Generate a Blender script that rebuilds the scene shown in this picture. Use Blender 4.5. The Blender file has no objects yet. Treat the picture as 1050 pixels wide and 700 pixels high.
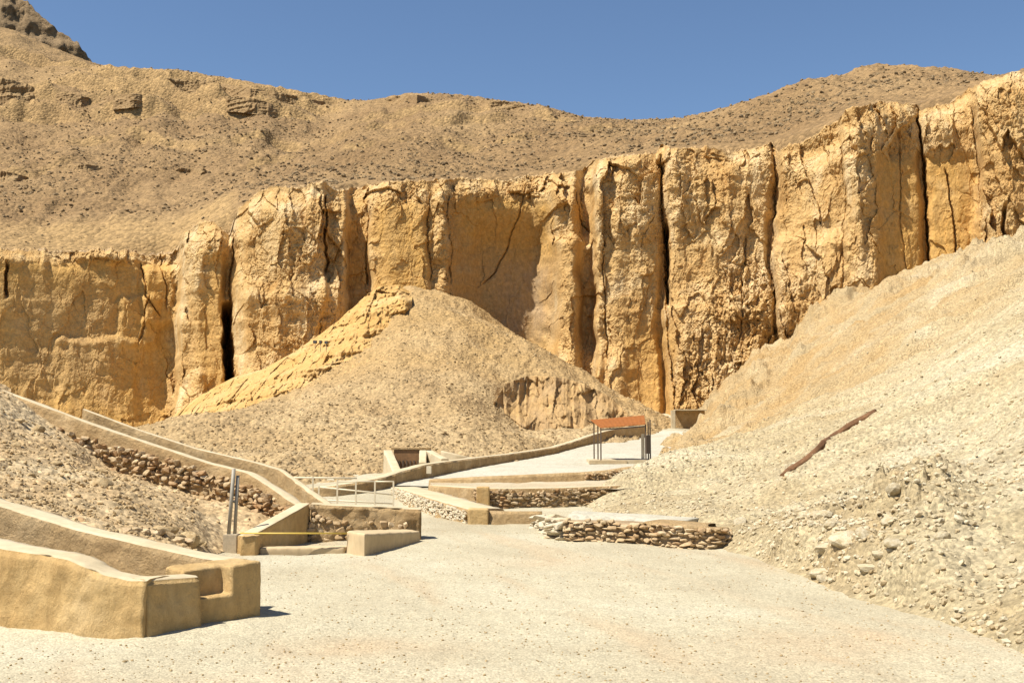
import bpy, bmesh, math, random
import numpy as np
from mathutils import Vector, Matrix

# ------------------------------------------------------------------ camera, sky, sun, exposure
scene = bpy.context.scene
COL = scene.collection
F = 1126.0                 # focal length in pixels of a 1050 x 700 picture
CAMZ = 2.0
PITCH = math.atan(95 / F)
cd = bpy.data.cameras.new("camera")
cam = bpy.data.objects.new("camera", cd)
COL.objects.link(cam)
cam.location = (0, 0, CAMZ)
cam.rotation_euler = (math.pi / 2 + PITCH, 0, 0)
cd.sensor_width = 36.0
cd.lens = 36.0 * F / 1050.0
cd.clip_end = 3000
cd.clip_start = 0.1
scene.camera = cam

SUN_EL = math.radians(58)
SUN_TRAVEL = Vector((0.88 * math.cos(SUN_EL), 0.475 * math.cos(SUN_EL), -math.sin(SUN_EL))).normalized()
world = bpy.data.worlds.new("World")
scene.world = world
world.use_nodes = True
wn = world.node_tree.nodes
wl = world.node_tree.links
bg = wn["Background"]
sky = wn.new("ShaderNodeTexSky")
sky.sky_type = 'NISHITA'
sky.sun_disc = False
sky.sun_elevation = SUN_EL
sky.sun_rotation = math.atan2(-SUN_TRAVEL.x, -SUN_TRAVEL.y)
sky.altitude = 300
sky.air_density = 1.0
sky.dust_density = 0.1
sky.ozone_density = 4.5
wl.new(sky.outputs[0], bg.inputs[0])
bg.inputs[1].default_value = 0.07
sd = bpy.data.lights.new("sun", 'SUN')
sun = bpy.data.objects.new("sun", sd)
COL.objects.link(sun)
sun.rotation_euler = SUN_TRAVEL.to_track_quat('-Z', 'Y').to_euler()
sun.location = (-40, -30, 80)
sd.energy = 4.8
sd.angle = math.radians(0.5)
sd.color = (1.0, 0.945, 0.85)
scene.view_settings.view_transform = 'Standard'
scene.view_settings.look = 'None'
scene.view_settings.exposure = 0.84
scene.view_settings.gamma = 1.0
scene.cycles.diffuse_bounces = 8
scene.cycles.max_bounces = 12
scene.view_settings.use_curve_mapping = False

# ------------------------------------------------------------------ numpy helpers
def P(px, py, d):
    """point at forward distance d seen at photograph pixel (px, py)"""
    vx = (np.asarray(px, float) - 525.0) / F
    vy = (350.0 - np.asarray(py, float)) / F
    c, s = math.cos(PITCH), math.sin(PITCH)
    yy = c - s * vy
    zz = s + c * vy
    k = np.asarray(d, float) / yy
    return vx * k, yy * k, CAMZ + zz * k

def Z(px, py, d):
    return float(P(px, py, d)[2])

def project(x, y, z):
    c, s = math.cos(PITCH), math.sin(PITCH)
    dz = z - CAMZ
    w = c * y + s * dz
    v = -s * y + c * dz
    return 525.0 + F * x / w, 350.0 - F * v / w

def smooth(a, b, x):
    t = np.clip((x - a) / (b - a), 0, 1)
    return t * t * (3 - 2 * t)

_rng = np.random.RandomState(7)
_PERM = _rng.permutation(4096).astype(np.int64)
_G = _rng.normal(size=(4096, 3))
_G /= np.linalg.norm(_G, axis=1)[:, None]

def _hash(i, j, k):
    return _PERM[(_PERM[(_PERM[i & 4095] + j) & 4095] + k) & 4095]

def gnoise(x, y, z):
    x = np.asarray(x, float); y = np.asarray(y, float); z = np.asarray(z, float)
    x, y, z = np.broadcast_arrays(x, y, z)
    i = np.floor(x).astype(np.int64); j = np.floor(y).astype(np.int64); k = np.floor(z).astype(np.int64)
    fx, fy, fz = x - i, y - j, z - k
    u = fx * fx * fx * (fx * (fx * 6 - 15) + 10)
    v = fy * fy * fy * (fy * (fy * 6 - 15) + 10)
    w = fz * fz * fz * (fz * (fz * 6 - 15) + 10)
    r = 0
    for a in (0, 1):
        for b in (0, 1):
            for c in (0, 1):
                g = _G[_hash(i + a, j + b, k + c)]
                dot = g[..., 0] * (fx - a) + g[..., 1] * (fy - b) + g[..., 2] * (fz - c)
                r = r + dot * (u if a else 1 - u) * (v if b else 1 - v) * (w if c else 1 - w)
    return r * 1.5

def fbm(x, y, z, n=4, gain=0.5):
    r, a, f = 0, 1.0, 1.0
    for q in range(n):
        r = r + a * gnoise(x * f + 17.3 * q, y * f + 5.1 * q, z * f + 9.7 * q)
        a *= gain; f *= 2.03
    return r

def ridged(x, y, z, n=4, gain=0.55):
    r, a, f = 0, 1.0, 1.0
    for q in range(n):
        r = r + a * (1 - 2 * np.abs(gnoise(x * f + 3.3 * q, y * f + 7.9 * q, z * f + 1.7 * q)))
        a *= gain; f *= 2.1
    return r

def worley(x, y, z):
    """nearest and second nearest distance and a random value of the nearest cell"""
    i = np.floor(x).astype(np.int64); j = np.floor(y).astype(np.int64); k = np.floor(z).astype(np.int64)
    d1 = np.full(x.shape, 9.0); d2 = np.full(x.shape, 9.0); cid = np.zeros(x.shape)
    for a in (-1, 0, 1):
        for b in (-1, 0, 1):
            for c in (-1, 0, 1):
                h = _hash(i + a, j + b, k + c)
                g = _G[h]
                d = np.sqrt((i + a + .5 + .45 * g[..., 0] - x) ** 2 + (j + b + .5 + .45 * g[..., 1] - y) ** 2 + (k + c + .5 + .45 * g[..., 2] - z) ** 2)
                m = d < d1
                d2 = np.where(m, d1, np.minimum(d2, d))
                cid = np.where(m, h / 4096.0, cid)
                d1 = np.where(m, d, d1)
    return d1, d2, cid

def facets(x, z, seed, tilt=1.0):
    """broken rock: every cell is its own tilted plane"""
    i = np.floor(x).astype(np.int64); k = np.floor(z).astype(np.int64)
    d1 = np.full(x.shape, 9.0); val = np.zeros(x.shape)
    for a in (-1, 0, 1):
        for c in (-1, 0, 1):
            h = _hash(i + a, np.full_like(i, seed), k + c)
            g = _G[h]; g2 = _G[(h * 7 + 13) & 4095]
            dx = x - (i + a + .5 + .48 * g[..., 0]); dz = z - (k + c + .5 + .48 * g[..., 2])
            d = dx * dx + dz * dz
            m = d < d1
            val = np.where(m, g2[..., 1] * .55 + tilt * (g2[..., 0] * dx + g2[..., 2] * dz), val)
            d1 = np.where(m, d, d1)
    return val

class TPS:
    """smooth height surface through control points, over (px, log distance)"""
    def __init__(self, pts, lam=1e-3):
        p = np.array(pts, float)
        self.c = self.coord(p[:, 0], p[:, 1])
        n = len(p)
        K = self.U(self.c[:, None, :], self.c[None, :, :]) + lam * np.eye(n)
        A = np.zeros((n + 3, n + 3))
        A[:n, :n] = K
        A[:n, n] = 1; A[:n, n + 1:] = self.c
        A[n:, :n] = A[:n, n:].T
        b = np.zeros(n + 3); b[:n] = p[:, 2]
        self.w = np.linalg.solve(A, b)
    def coord(self, px, d):
        return np.stack([np.asarray(px, float) / 150.0, 4.0 * np.log(np.asarray(d, float))], -1)
    def U(self, a, b):
        r2 = ((a - b) ** 2).sum(-1)
        return 0.5 * r2 * np.log(r2 + 1e-12)
    def __call__(self, px, d):
        px = np.asarray(px, float); d = np.asarray(d, float)
        px, d = np.broadcast_arrays(px, d)
        q = self.coord(px.ravel(), d.ravel())
        n = len(self.c)
        out = np.empty(len(q))
        for s in range(0, len(q), 40000):
            qq = q[s:s + 40000]
            out[s:s + 40000] = self.U(qq[:, None, :], self.c[None]) @ self.w[:n] + self.w[n] + qq @ self.w[n + 1:]
        return out.reshape(px.shape)

# ------------------------------------------------------------------ mesh helpers
def link(name, me, mat, parent=None):
    o = bpy.data.objects.new(name, me)
    COL.objects.link(o)
    if mat is not None:
        me.materials.append(mat)
    if parent is not None:
        o.parent = parent
    return o

def np_mesh(name, verts, faces, smooth_shade=True, attrs=None):
    verts = np.asarray(verts, np.float32); faces = np.asarray(faces, np.int32)
    k = faces.shape[1]
    me = bpy.data.meshes.new(name)
    me.vertices.add(len(verts)); me.vertices.foreach_set("co", verts.ravel())
    me.loops.add(faces.size); me.loops.foreach_set("vertex_index", faces.ravel())
    me.polygons.add(len(faces))
    me.polygons.foreach_set("loop_start", np.arange(0, faces.size, k, dtype=np.int32))
    me.polygons.foreach_set("use_smooth", np.full(len(faces), smooth_shade, dtype=bool))
    me.update(calc_edges=True)
    for key, val in (attrs or {}).items():
        a = me.attributes.new(key, 'FLOAT', 'POINT')
        a.data.foreach_set("value", np.asarray(val, np.float32).ravel())
    return me

def grid_faces(nr, nc, keep=None):
    i, j = np.meshgrid(np.arange(nr - 1), np.arange(nc - 1), indexing='ij')
    a = i * nc + j
    f = np.stack([a, a + 1, a + nc + 1, a + nc], -1)
    if keep is not None:
        k = keep[:-1, :-1] & keep[1:, :-1] & keep[:-1, 1:] & keep[1:, 1:]
        f = f[k]
    return f.reshape(-1, 4)

def tag(o, label, cat, group=None):
    o["label"] = label; o["category"] = cat
    if group: o["group"] = group
    return o

def empty(name, loc):
    o = bpy.data.objects.new(name, None)
    COL.objects.link(o); o.location = loc; o.empty_display_size = 0.2
    return o

def structure(o):
    o["kind"] = "structure"; return o

def stuff(o):
    o["kind"] = "stuff"; return o

def local(o, root):
    """mesh built in world coordinates becomes a part of a thing whose Empty is moved to its base"""
    o.parent = root
    o.matrix_parent_inverse = Matrix.Translation(-root.location)
    return o

# ------------------------------------------------------------------ materials
def srgb(r, g, b):
    f = lambda c: (c / 255 / 12.92) if c / 255 <= 0.04045 else ((c / 255 + 0.055) / 1.055) ** 2.4
    return (f(r), f(g), f(b), 1)

def material(name, cols, scale=1.0, stretch=(1, 1, 1), fine=8.0, fine_amt=0.35, bump=0.3, bump_dist=0.05,
             pebble=0.0, pebble_scale=10.0, rough=0.92, attr=None, attr_col=None, attr2=None, attr2_col=None,
             per_object=0.0, spec=0.15, streak=None):
    m = bpy.data.materials.new(name); m.use_nodes = True
    n, l = m.node_tree.nodes, m.node_tree.links
    b = n["Principled BSDF"]
    b.inputs["Roughness"].default_value = rough
    b.inputs["Specular IOR Level"].default_value = spec
    tc = n.new("ShaderNodeTexCoord")
    mp = n.new("ShaderNodeMapping"); mp.inputs["Scale"].default_value = stretch
    l.new(tc.outputs["Object"], mp.inputs["Vector"])
    oi = n.new("ShaderNodeObjectInfo")
    if per_object:
        mul = n.new("ShaderNodeMath"); mul.operation = 'MULTIPLY'; mul.inputs[1].default_value = 37.0
        l.new(oi.outputs["Random"], mul.inputs[0])
        ad = n.new("ShaderNodeVectorMath"); ad.operation = 'ADD'
        l.new(mp.outputs[0], ad.inputs[0]); l.new(mul.outputs[0], ad.inputs[1])
        vec = ad.outputs[0]
    else:
        vec = mp.outputs[0]
    def noise(sc, det=5, rough_=0.6, v=None, dist=0.0):
        t = n.new("ShaderNodeTexNoise"); t.inputs["Scale"].default_value = sc
        t.inputs["Detail"].default_value = det; t.inputs["Roughness"].default_value = rough_
        t.inputs["Distortion"].default_value = dist
        l.new(v or vec, t.inputs["Vector"]); return t.outputs["Fac"]
    def mix(a, c, fac, mode='MIX'):
        x = n.new("ShaderNodeMix"); x.data_type = 'RGBA'; x.blend_type = mode; x.clamp_factor = True
        for s, val in ((0, fac), (6, a), (7, c)):
            if hasattr(val, "is_linked") or hasattr(val, "links"): l.new(val, x.inputs[s])
            else: x.inputs[s].default_value = val
        return x.outputs[2]
    def rng(v, a, c, d, e):
        r = n.new("ShaderNodeMapRange"); r.inputs[1].default_value = a; r.inputs[2].default_value = c
        r.inputs[3].default_value = d; r.inputs[4].default_value = e
        l.new(v, r.inputs[0]); return r.outputs[0]
    base = n.new("ShaderNodeValToRGB")
    els = base.color_ramp.elements
    k = len(cols)
    els[0].position = 0.32; els[0].color = cols[0]
    els[1].position = 0.68; els[1].color = cols[-1]
    for q in range(1, k - 1):
        e = els.new(0.32 + 0.36 * q / (k - 1)); e.color = cols[q]
    l.new(noise(scale, 6, 0.62, dist=0.3), base.inputs[0])
    col = base.outputs[0]
    def tint(col, a, c):
        at = n.new("ShaderNodeAttribute"); at.attribute_name = a
        nz = rng(noise(scale * 2.3, 4), .35, .65, .55, 1.15)
        mm = n.new("ShaderNodeMath"); mm.operation = 'MULTIPLY'
        l.new(at.outputs["Fac"], mm.inputs[0]); l.new(nz, mm.inputs[1])
        return mix(col, c, mm.outputs[0])
    if attr: col = tint(col, attr, attr_col)
    if attr2: col = tint(col, attr2, attr2_col)
    if streak:
        ms = n.new("ShaderNodeMapping"); ms.inputs["Scale"].default_value = streak[0]
        l.new(tc.outputs["Object"], ms.inputs["Vector"])
        sf = rng(noise(1.0, 4, 0.6, ms.outputs[0]), .5, .72, 0, streak[2])
        col = mix(col, streak[1], sf)
    g = rng(noise(fine, 6, 0.72), .3, .7, 1 - fine_amt, 1 + fine_amt * .8)
    cmb = n.new("ShaderNodeCombineColor")
    for q in range(3): l.new(g, cmb.inputs[q])
    col = mix(col, cmb.outputs[0], 1.0, 'MULTIPLY')
    hgt = noise(fine, 8, 0.75)
    if pebble:
        vo = n.new("ShaderNodeTexVoronoi"); vo.inputs["Scale"].default_value = pebble_scale
        l.new(vec, vo.inputs["Vector"])
        sp = n.new("ShaderNodeSeparateColor"); l.new(vo.outputs["Color"], sp.inputs[0])
        pv = rng(sp.outputs[0], 0, 1, 1 - pebble, 1 + pebble * .6)
        c2 = n.new("ShaderNodeCombineColor")
        for q in range(3): l.new(pv, c2.inputs[q])
        col = mix(col, c2.outputs[0], 1.0, 'MULTIPLY')
        pd = rng(vo.outputs["Distance"], 0, .7, 1, 0)
        aa = n.new("ShaderNodeMath"); aa.operation = 'ADD'
        l.new(pd, aa.inputs[0]); l.new(hgt, aa.inputs[1]); hgt = aa.outputs[0]
    if per_object:
        pv = rng(oi.outputs["Random"], 0, 1, 1 - per_object, 1 + per_object)
        c3 = n.new("ShaderNodeCombineColor")
        for q in range(3): l.new(pv, c3.inputs[q])
        col = mix(col, c3.outputs[0], 1.0, 'MULTIPLY')
    l.new(col, b.inputs["Base Color"])
    bp = n.new("ShaderNodeBump"); bp.inputs["Strength"].default_value = bump; bp.inputs["Distance"].default_value = bump_dist
    l.new(hgt, bp.inputs["Height"]); l.new(bp.outputs[0], b.inputs["Normal"])
    return m

def C(r, g, b): return (r, g, b, 1)

M = {}
M['gravel'] = material('pale gravel', [C(.365, .31, .205), C(.43, .378, .258), C(.48, .435, .312)], .22, fine=60, fine_amt=.30, bump=.5, bump_dist=.012, pebble=.22, pebble_scale=42,
                       attr='dirt', attr_col=C(.43, .325, .20))
M['path'] = material('white path gravel', [C(.41, .37, .275), C(.48, .445, .35)], .5, fine=22, fine_amt=.2, bump=.4, bump_dist=.02, pebble=.2, pebble_scale=14)
M['slope'] = material('chalky scree', [C(.385, .292, .155), C(.465, .382, .23), C(.525, .457, .31)], .16, fine=16, fine_amt=.42, bump=.8, bump_dist=.06, pebble=.22, pebble_scale=11,
                      attr='ochre', attr_col=C(.40, .265, .118), streak=((.10, .9, .5), C(.33, .245, .13), .75))
M['scree'] = material('tan scree', [C(.31, .207, .098), C(.375, .262, .13), C(.43, .315, .17)], .12, fine=7, fine_amt=.34, bump=.6, bump_dist=.09, pebble=.28, pebble_scale=5.5,
                      attr='ochre', attr_col=C(.37, .24, .10))
M['hill'] = material('brown stony hill', [C(.205, .126, .056), C(.255, .162, .074), C(.295, .193, .090)], .045, fine=3.5, fine_amt=.32, bump=.7, bump_dist=.2, pebble=.30, pebble_scale=2.2,
                     attr='ochre', attr_col=C(.34, .22, .095))
M['mountain'] = material('far brown rock', [C(.25, .17, .09), C(.33, .23, .125)], .03, fine=.6, fine_amt=.4, bump=.9, bump_dist=1.5, streak=((.15, .15, .02), C(.19, .13, .07), .5))
M['cliff'] = material('golden limestone', [C(.42, .245, .085), C(.50, .325, .135), C(.585, .435, .235)], .30, (1, 1, .7), fine=3.6, fine_amt=.30, bump=.85, bump_dist=.16,
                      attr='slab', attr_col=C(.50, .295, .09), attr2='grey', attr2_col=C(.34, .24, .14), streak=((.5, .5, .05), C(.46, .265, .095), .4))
M['bank'] = material('rubble earth', [C(.37, .25, .125), C(.45, .325, .175), C(.51, .40, .24)], .5, fine=10, fine_amt=.34, bump=.6, bump_dist=.04, pebble=.3, pebble_scale=9)
M['plaster'] = material('ochre mud plaster', [C(.44, .28, .112), C(.515, .35, .155), C(.585, .425, .22)], .9, (1, 1, .6), fine=7, fine_amt=.22, bump=.9, bump_dist=.07,
                        streak=((.6, .6, 3.5), C(.42, .25, .095), .35))
M['plaster_rough'] = material('rough mud plaster', [C(.355, .23, .105), C(.435, .295, .143), C(.51, .365, .195)], 1.2, fine=5, fine_amt=.25, bump=1.0, bump_dist=.12)
M['coping'] = material('pale plaster and sunlit coping', [C(.44, .35, .21), C(.52, .435, .29)], 1.5, fine=9, fine_amt=.12, bump=.35, bump_dist=.02)  # paler than the walls: sunlit whiteness of their tops put into the colour
M['kerb'] = material('pinkish cement plaster', [C(.44, .33, .19), C(.50, .39, .235)], 1.5, (1, 1, .5), fine=8, fine_amt=.14, bump=.3, bump_dist=.02)
M['stone'] = material('limestone rubble', [C(.33, .225, .12), C(.45, .335, .19), C(.54, .43, .28)], 2.0, fine=12, fine_amt=.3, bump=.6, bump_dist=.03, attr='tone', attr_col=C(.30, .17, .075))
M['white_stone'] = material('bleached limestone', [C(.46, .39, .27), C(.56, .49, .36)], 2.0, fine=12, fine_amt=.22, bump=.6, bump_dist=.03, attr='tone', attr_col=C(.46, .36, .22))
M['rock'] = material('loose rock', [C(.33, .225, .108), C(.40, .288, .148), C(.46, .355, .205)], 2.0, fine=10, fine_amt=.3, bump=.7, bump_dist=.03, per_object=.18)
M['slope_stone'] = material('cream scree stone', [C(.40, .32, .19), C(.50, .43, .29), C(.56, .49, .35)], 2.0, fine=12, fine_amt=.25, bump=.6, bump_dist=.03, attr='tone', attr_col=C(.38, .28, .15))
M['pale_rock'] = material('pale loose rock', [C(.40, .31, .17), C(.48, .40, .26), C(.54, .47, .33)], 2.0, fine=10, fine_amt=.3, bump=.7, bump_dist=.03, per_object=.12)
M['hillrock'] = material('brown hill rock', [C(.19, .13, .066), C(.25, .175, .09), C(.32, .235, .13)], .5, fine=4, fine_amt=.3, bump=.6, bump_dist=.1, attr='tone', attr_col=C(.17, .118, .065))
M['brown_stone'] = material('brown limestone', [C(.37, .26, .135), C(.48, .36, .21), C(.56, .45, .29)], 2.0, fine=12, fine_amt=.3, bump=.6, bump_dist=.03, attr='tone', attr_col=C(.36, .23, .115))
M['mortar'] = material('dark earth between stones', [C(.26, .18, .10), C(.33, .24, .14)], 3, fine=12, fine_amt=.3)  # joint colour of the wall core, darker than the stones
def plain(name, col, rough=.5, metal=0.0, amt=.1, sc=20):
    m = material(name, [C(*[c * .88 for c in col]), C(*col)], 3, fine=sc, fine_amt=amt, bump=.1, bump_dist=.004, rough=rough, spec=.4)
    m.node_tree.nodes["Principled BSDF"].inputs["Metallic"].default_value = metal
    return m
M['steel'] = plain('galvanised steel', (.30, .27, .21), .6, .1)
M['concrete'] = plain('concrete block', (.44, .36, .24), .9, 0, .25)
M['cream_paint'] = plain('cream painted metal', (.68, .58, .40), .5)
M['yellow'] = plain('yellow paint', (.62, .44, .08), .5)
M['rust_roof'] = plain('rust orange sheet', (.27, .085, .010), .7, 0, .2, 6)
M['brown_metal'] = plain('brown painted post', (.11, .075, .048), .5)
M['door'] = plain('brown wooden door', (.22, .115, .045), .7, 0, .3, 9)
M['dark'] = plain('dark lamp housing', (.035, .028, .022), .5)
M['glass'] = plain('dark lamp glass', (.09, .08, .07), .15)
M['rust_wall'] = material('reddish brown mud edge', [C(.12, .062, .03), C(.21, .11, .055)], 1.5, fine=6, fine_amt=.3, bump=.8, bump_dist=.06)
M['board'] = plain('painted sign board', (.55, .50, .42), .5)

# ------------------------------------------------------------------ rock prototypes
def ico(sub):
    bm = bmesh.new(); bmesh.ops.create_icosphere(bm, subdivisions=sub, radius=1)
    v = np.array([q.co[:] for q in bm.verts]); f = np.array([[q.index for q in p.verts] for p in bm.faces])
    bm.free(); return v, f

def rock_protos(sub, n, seed, boxy=0.0):
    r = np.random.RandomState(seed); out = []
    v0, f0 = ico(sub)
    for q in range(n):
        v = v0.copy()
        if boxy:
            v = np.sign(v) * np.abs(v) ** boxy
        for _ in range(7):
            nn = r.normal(size=3); nn /= np.linalg.norm(nn)
            h = r.uniform(.55, .85)
            dd = np.maximum(v @ nn - h, 0)
            v = v - dd[:, None] * nn * .92
        o = r.uniform(0, 50)
        v = v * (1 + .13 * gnoise(v[:, 0] * 2 + o, v[:, 1] * 2, v[:, 2] * 2) + .06 * gnoise(v[:, 0] * 5 + o, v[:, 1] * 5, v[:, 2] * 5))[:, None]
        out.append(v)
    return out, f0

def rot_matrices(yaw, pitch, roll):
    cy, sy, cp, sp, cr, sr = np.cos(yaw), np.sin(yaw), np.cos(pitch), np.sin(pitch), np.cos(roll), np.sin(roll)
    R = np.empty((len(yaw), 3, 3))
    R[:, 0, 0] = cy * cp; R[:, 0, 1] = cy * sp * sr - sy * cr; R[:, 0, 2] = cy * sp * cr + sy * sr
    R[:, 1, 0] = sy * cp; R[:, 1, 1] = sy * sp * sr + cy * cr; R[:, 1, 2] = sy * sp * cr - cy * sr
    R[:, 2, 0] = -sp; R[:, 2, 1] = cp * sr; R[:, 2, 2] = cp * cr
    return R

def rocks_mesh(name, pos, scl, R, seed, sub=1, boxy=0.0, flat=True):
    protos, f0 = rock_protos(sub, 10, seed, boxy)
    r = np.random.RandomState(seed + 1)
    n = len(pos); pick = r.randint(0, len(protos), n); tone = r.uniform(0, 1, n) ** 1.5
    V = np.stack([protos[k] for k in pick]) * scl[:, None, :]
    V = np.einsum('nij,nkj->nki', R, V) + pos[:, None, :]
    nv = V.shape[1]
    Fc = (f0[None] + (np.arange(n) * nv)[:, None, None]).reshape(-1, 3)
    return np_mesh(name, V.reshape(-1, 3), Fc, not flat, {'tone': np.repeat(tone, nv)})

# ------------------------------------------------------------------ terrain sheets
def polar(px0, px1, npx, d0, d1, nd):
    px = np.linspace(px0, px1, npx)
    d = np.exp(np.linspace(math.log(d0), math.log(d1), nd))
    return np.meshgrid(d, px, indexing='ij')

def xy(px, d):
    return (px - 525.0) / F * d, d

# ---- valley floor
gpts = []
for d in (4, 7, 10, 15, 20, 25, 30, 34):
    for px in (-400, 0, 260, 525, 800, 1100, 1450):
        gpts.append((px, d, 0.0))
for px, d, z in [(420, 36, .08), (407, 38, .245), (462, 44, .40), (502, 48, .57), (575, 56, 1.0), (608, 64, 1.37), (659, 72, 1.7), (640, 48.5, .55), (604, 48.5, .53), (665, 48.5, .57), (640, 53.5, .86), (604, 53.5, .86), (640, 60, 1.2),
                 (530, 50, .66), (530, 42, .50), (450, 41, .33), (600, 42, .62), (690, 78, 2.4), (720, 88, 2.8), (560, 38, .2), (660, 42, .6), (700, 50, .6), (300, 42, .1), (200, 45, .1), (0, 45, .1),
                 (300, 75, 1.4), (0, 75, 1), (525, 90, 3), (690, 100, 4), (800, 60, .5), (1000, 60, .5), (1300, 60, .5), (1000, 110, 3), (0, 110, 2), (-400, 60, .3), (-400, 110, 2), (1450, 110, 2)]:
    gpts.append((px, d, z))
G = TPS(gpts, 1e-4)
def ground_z(px, d):
    x, y = xy(px, d)
    z = G(px, d)
    return z + .035 * fbm(x * .35, y * .35, 0, 3) + .018 * fbm(x * 2.2, y * 2.2, 3.3, 3)
d, px = polar(-420, 2000, 950, 3.0, 115, 620)
x, y = xy(px, d)
z = ground_z(px, d) + .006 * gnoise(x * 9, y * 9, 0)
dirt = .75 * np.exp(-(((px - 375) / 85) ** 2 + ((d - 10.6) / .55) ** 2)) + .55 * np.exp(-(((px - 250) / 300) ** 2 + ((d - 8.6) / .9) ** 2)) \
    + .5 * np.exp(-(((px - 560) / 60) ** 2 + ((d - 17.5) / .8) ** 2)) + .5 * np.exp(-(((px - 840) / 130) ** 2 + ((d - 10.4) / 1.2) ** 2))
dirt = np.clip(dirt * (1 + .9 * fbm(x * .9, y * .5, 7, 3)) + .55 * smooth(.15, .7, fbm(x * .8 + .25 * y, y * .12, 17, 4)), 0, 1)
ground = structure(link('ground', np_mesh('ground', np.stack([x, y, z], -1).reshape(-1, 3), grid_faces(*px.shape), True, {'dirt': dirt}), M['gravel']))

# ---- the white path up to the shelter
d, px = polar(400, 700, 240, 37.6, 76, 220)
lo = np.interp(d, [36.5, 40, 44, 48, 56, 60, 64, 72, 76], [402, 414, 452, 498, 574, 592, 606, 654, 668])
hi = np.interp(d, [36.5, 40, 44, 48, 54, 60, 68, 76], [446, 520, 600, 640, 668, 668, 672, 690])
x, y = xy(px, d)
z = G(px, d) + .05 + .012 * fbm(x * 2, y * 2, 5, 3)
path = structure(link('path', np_mesh('path', np.stack([x, y, z], -1).reshape(-1, 3), grid_faces(*px.shape, keep=(px > lo)), True), M['path']))

def e_pts(lst):
    return [(px, d, (Z(px, py, d) - CAMZ) / d) for px, py, d in lst]
def z_pts(lst):
    return [(px, d, (z - CAMZ) / d) for px, d, z in lst]

# ---- right hillside of chalky scree
Rp = e_pts([(612, 527, 27), (640, 515, 29), (690, 526, 23.4), (722, 530, 21.8), (755, 558, 19.4), (800, 577, 16.9), (850, 594, 14.9), (900, 611, 13.5), (960, 632, 12), (1050, 664, 10.2), (1200, 720, 8.2), (1300, 755, 7.2),
            (690, 505, 30), (755, 530, 24), (800, 505, 25.5), (850, 530, 20.5), (850, 565, 17), (920, 560, 16), (900, 480, 24), (950, 530, 17), (1000, 450, 24), (1050, 520, 15), (1050, 590, 12), (1050, 400, 25), (1050, 320, 40),
            (1180, 450, 17), (1180, 270, 40), (1400, 500, 12), (1400, 200, 40),
            (640, 499, 31.5), (655, 489, 34.5), (670, 478, 41), (690, 462, 58), (700, 438, 74), (730, 420, 76), (720, 470, 46), (760, 440, 56), (800, 430, 48), (830, 400, 58), (900, 400, 44), (900, 345, 60), (960, 330, 54),
            (1000, 290, 62), (1000, 350, 42),
            (760, 385, 88), (800, 352, 90), (840, 318, 89), (880, 297, 87), (920, 284, 86), (960, 268, 84), (1000, 257, 80), (1050, 245, 75), (1200, 200, 70), (1400, 150, 68),
            (760, 376, 100), (900, 280, 98), (1050, 238, 92), (1200, 190, 90)]) + \
     z_pts([(560, 29, -.5), (600, 23, -.5), (680, 20, -.5), (780, 14.8, -.5), (880, 11.6, -.5), (1000, 9.2, -.5), (1200, 6.4, -.5), (600, 40, -.6), (640, 60, -.6), (660, 76, .6), (690, 92, 2), (1400, 5, -.4), (1000, 3, -.6), (1400, 3, -.6), (1700, 4.2, -.1), (1700, 10, 3.1), (1700, 20, 8.0), (1700, 40, 16), (2050, 3.2, -.1), (2050, 5, 1.2), (2050, 10, 4.6), (2050, 20, 11), (2050, 40, 19)])
RS = TPS(Rp, 2e-4)
def right_z(px, d, detail=True):
    x, y = xy(px, d)
    z = CAMZ + d * RS(px, d)
    up = smooth(34, 62, d)
    toe = np.clip((z - .0) / .6, 0, 1)
    wx = x + .8 * gnoise(x * .3, y * .3, 1)
    z = z + toe * (.22 + .5 * up) * fbm(x * .16, y * .33, 2.2, 3) \
          + toe * (.20 + .55 * up) * (ridged(wx * .20, y * .75, 8.1, 4) - .4) * .6
    z = z + toe * (1 - up) * .34 * smooth(-.3, .3, gnoise(x * .12, y * .2, 41)) * (ridged(wx * .10, y * .40, 3.3, 4) - .6)
    rocky = smooth(.05, .5, gnoise(x * .11, y * .14, 31) + 1.1 * np.exp(-(((px - 830) / 140) ** 2 + ((d - 16.5) / 5) ** 2)) - .25 + .9 * up * smooth(860, 700, px + 40) + .45 * smooth(60, 74, d))
    cut = smooth(700, 770, px) * (1 - smooth(930, 1010, px)) * (1 - smooth(17.5, 21, d))
    z = z + cut * .38 * smooth(.03, .22 + .1 * gnoise(x, y, 4), z) * (1 + .6 * gnoise(x * .8, y * .8, 2)) + cut * .22 * smooth(.55, .7, z)
    rocky = np.clip(rocky + .5 * cut, 0, 1.5)
    if detail:
        d1, d2, cid = worley(x * 1.7 + .3 * gnoise(x * 2, y * 2, 0), y * 1.7, z * 1.7)
        z = z + toe * (.05 + .24 * rocky) * (cid - .35) * smooth(0, .18, d2 - d1) + toe * up * (.15 + rocky) * (1.1 * fbm(x * .22, y * .22, 5, 4, .55) + .5 * (ridged(x * .32, y * .6, 6, 3) - .6) * smooth(700, 800, px) + .10 * facets(x * .8, y * .8 + .3 * gnoise(x, y, 3), 6, 1)) - up * .75
        d1, d2, cid = worley(x * 4.5, y * 4.5, z * 4.5)
        z = z + toe * .05 * (.5 + rocky) * (cid - .4) * smooth(0, .2, d2 - d1)
        z = z + toe * .03 * fbm(x * 5, y * 5, z * 5, 3)
    return z
d, px = polar(555, 2000, 1250, 3.2, 102, 820)
x, y = xy(px, d)
z = right_z(px, d)
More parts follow.
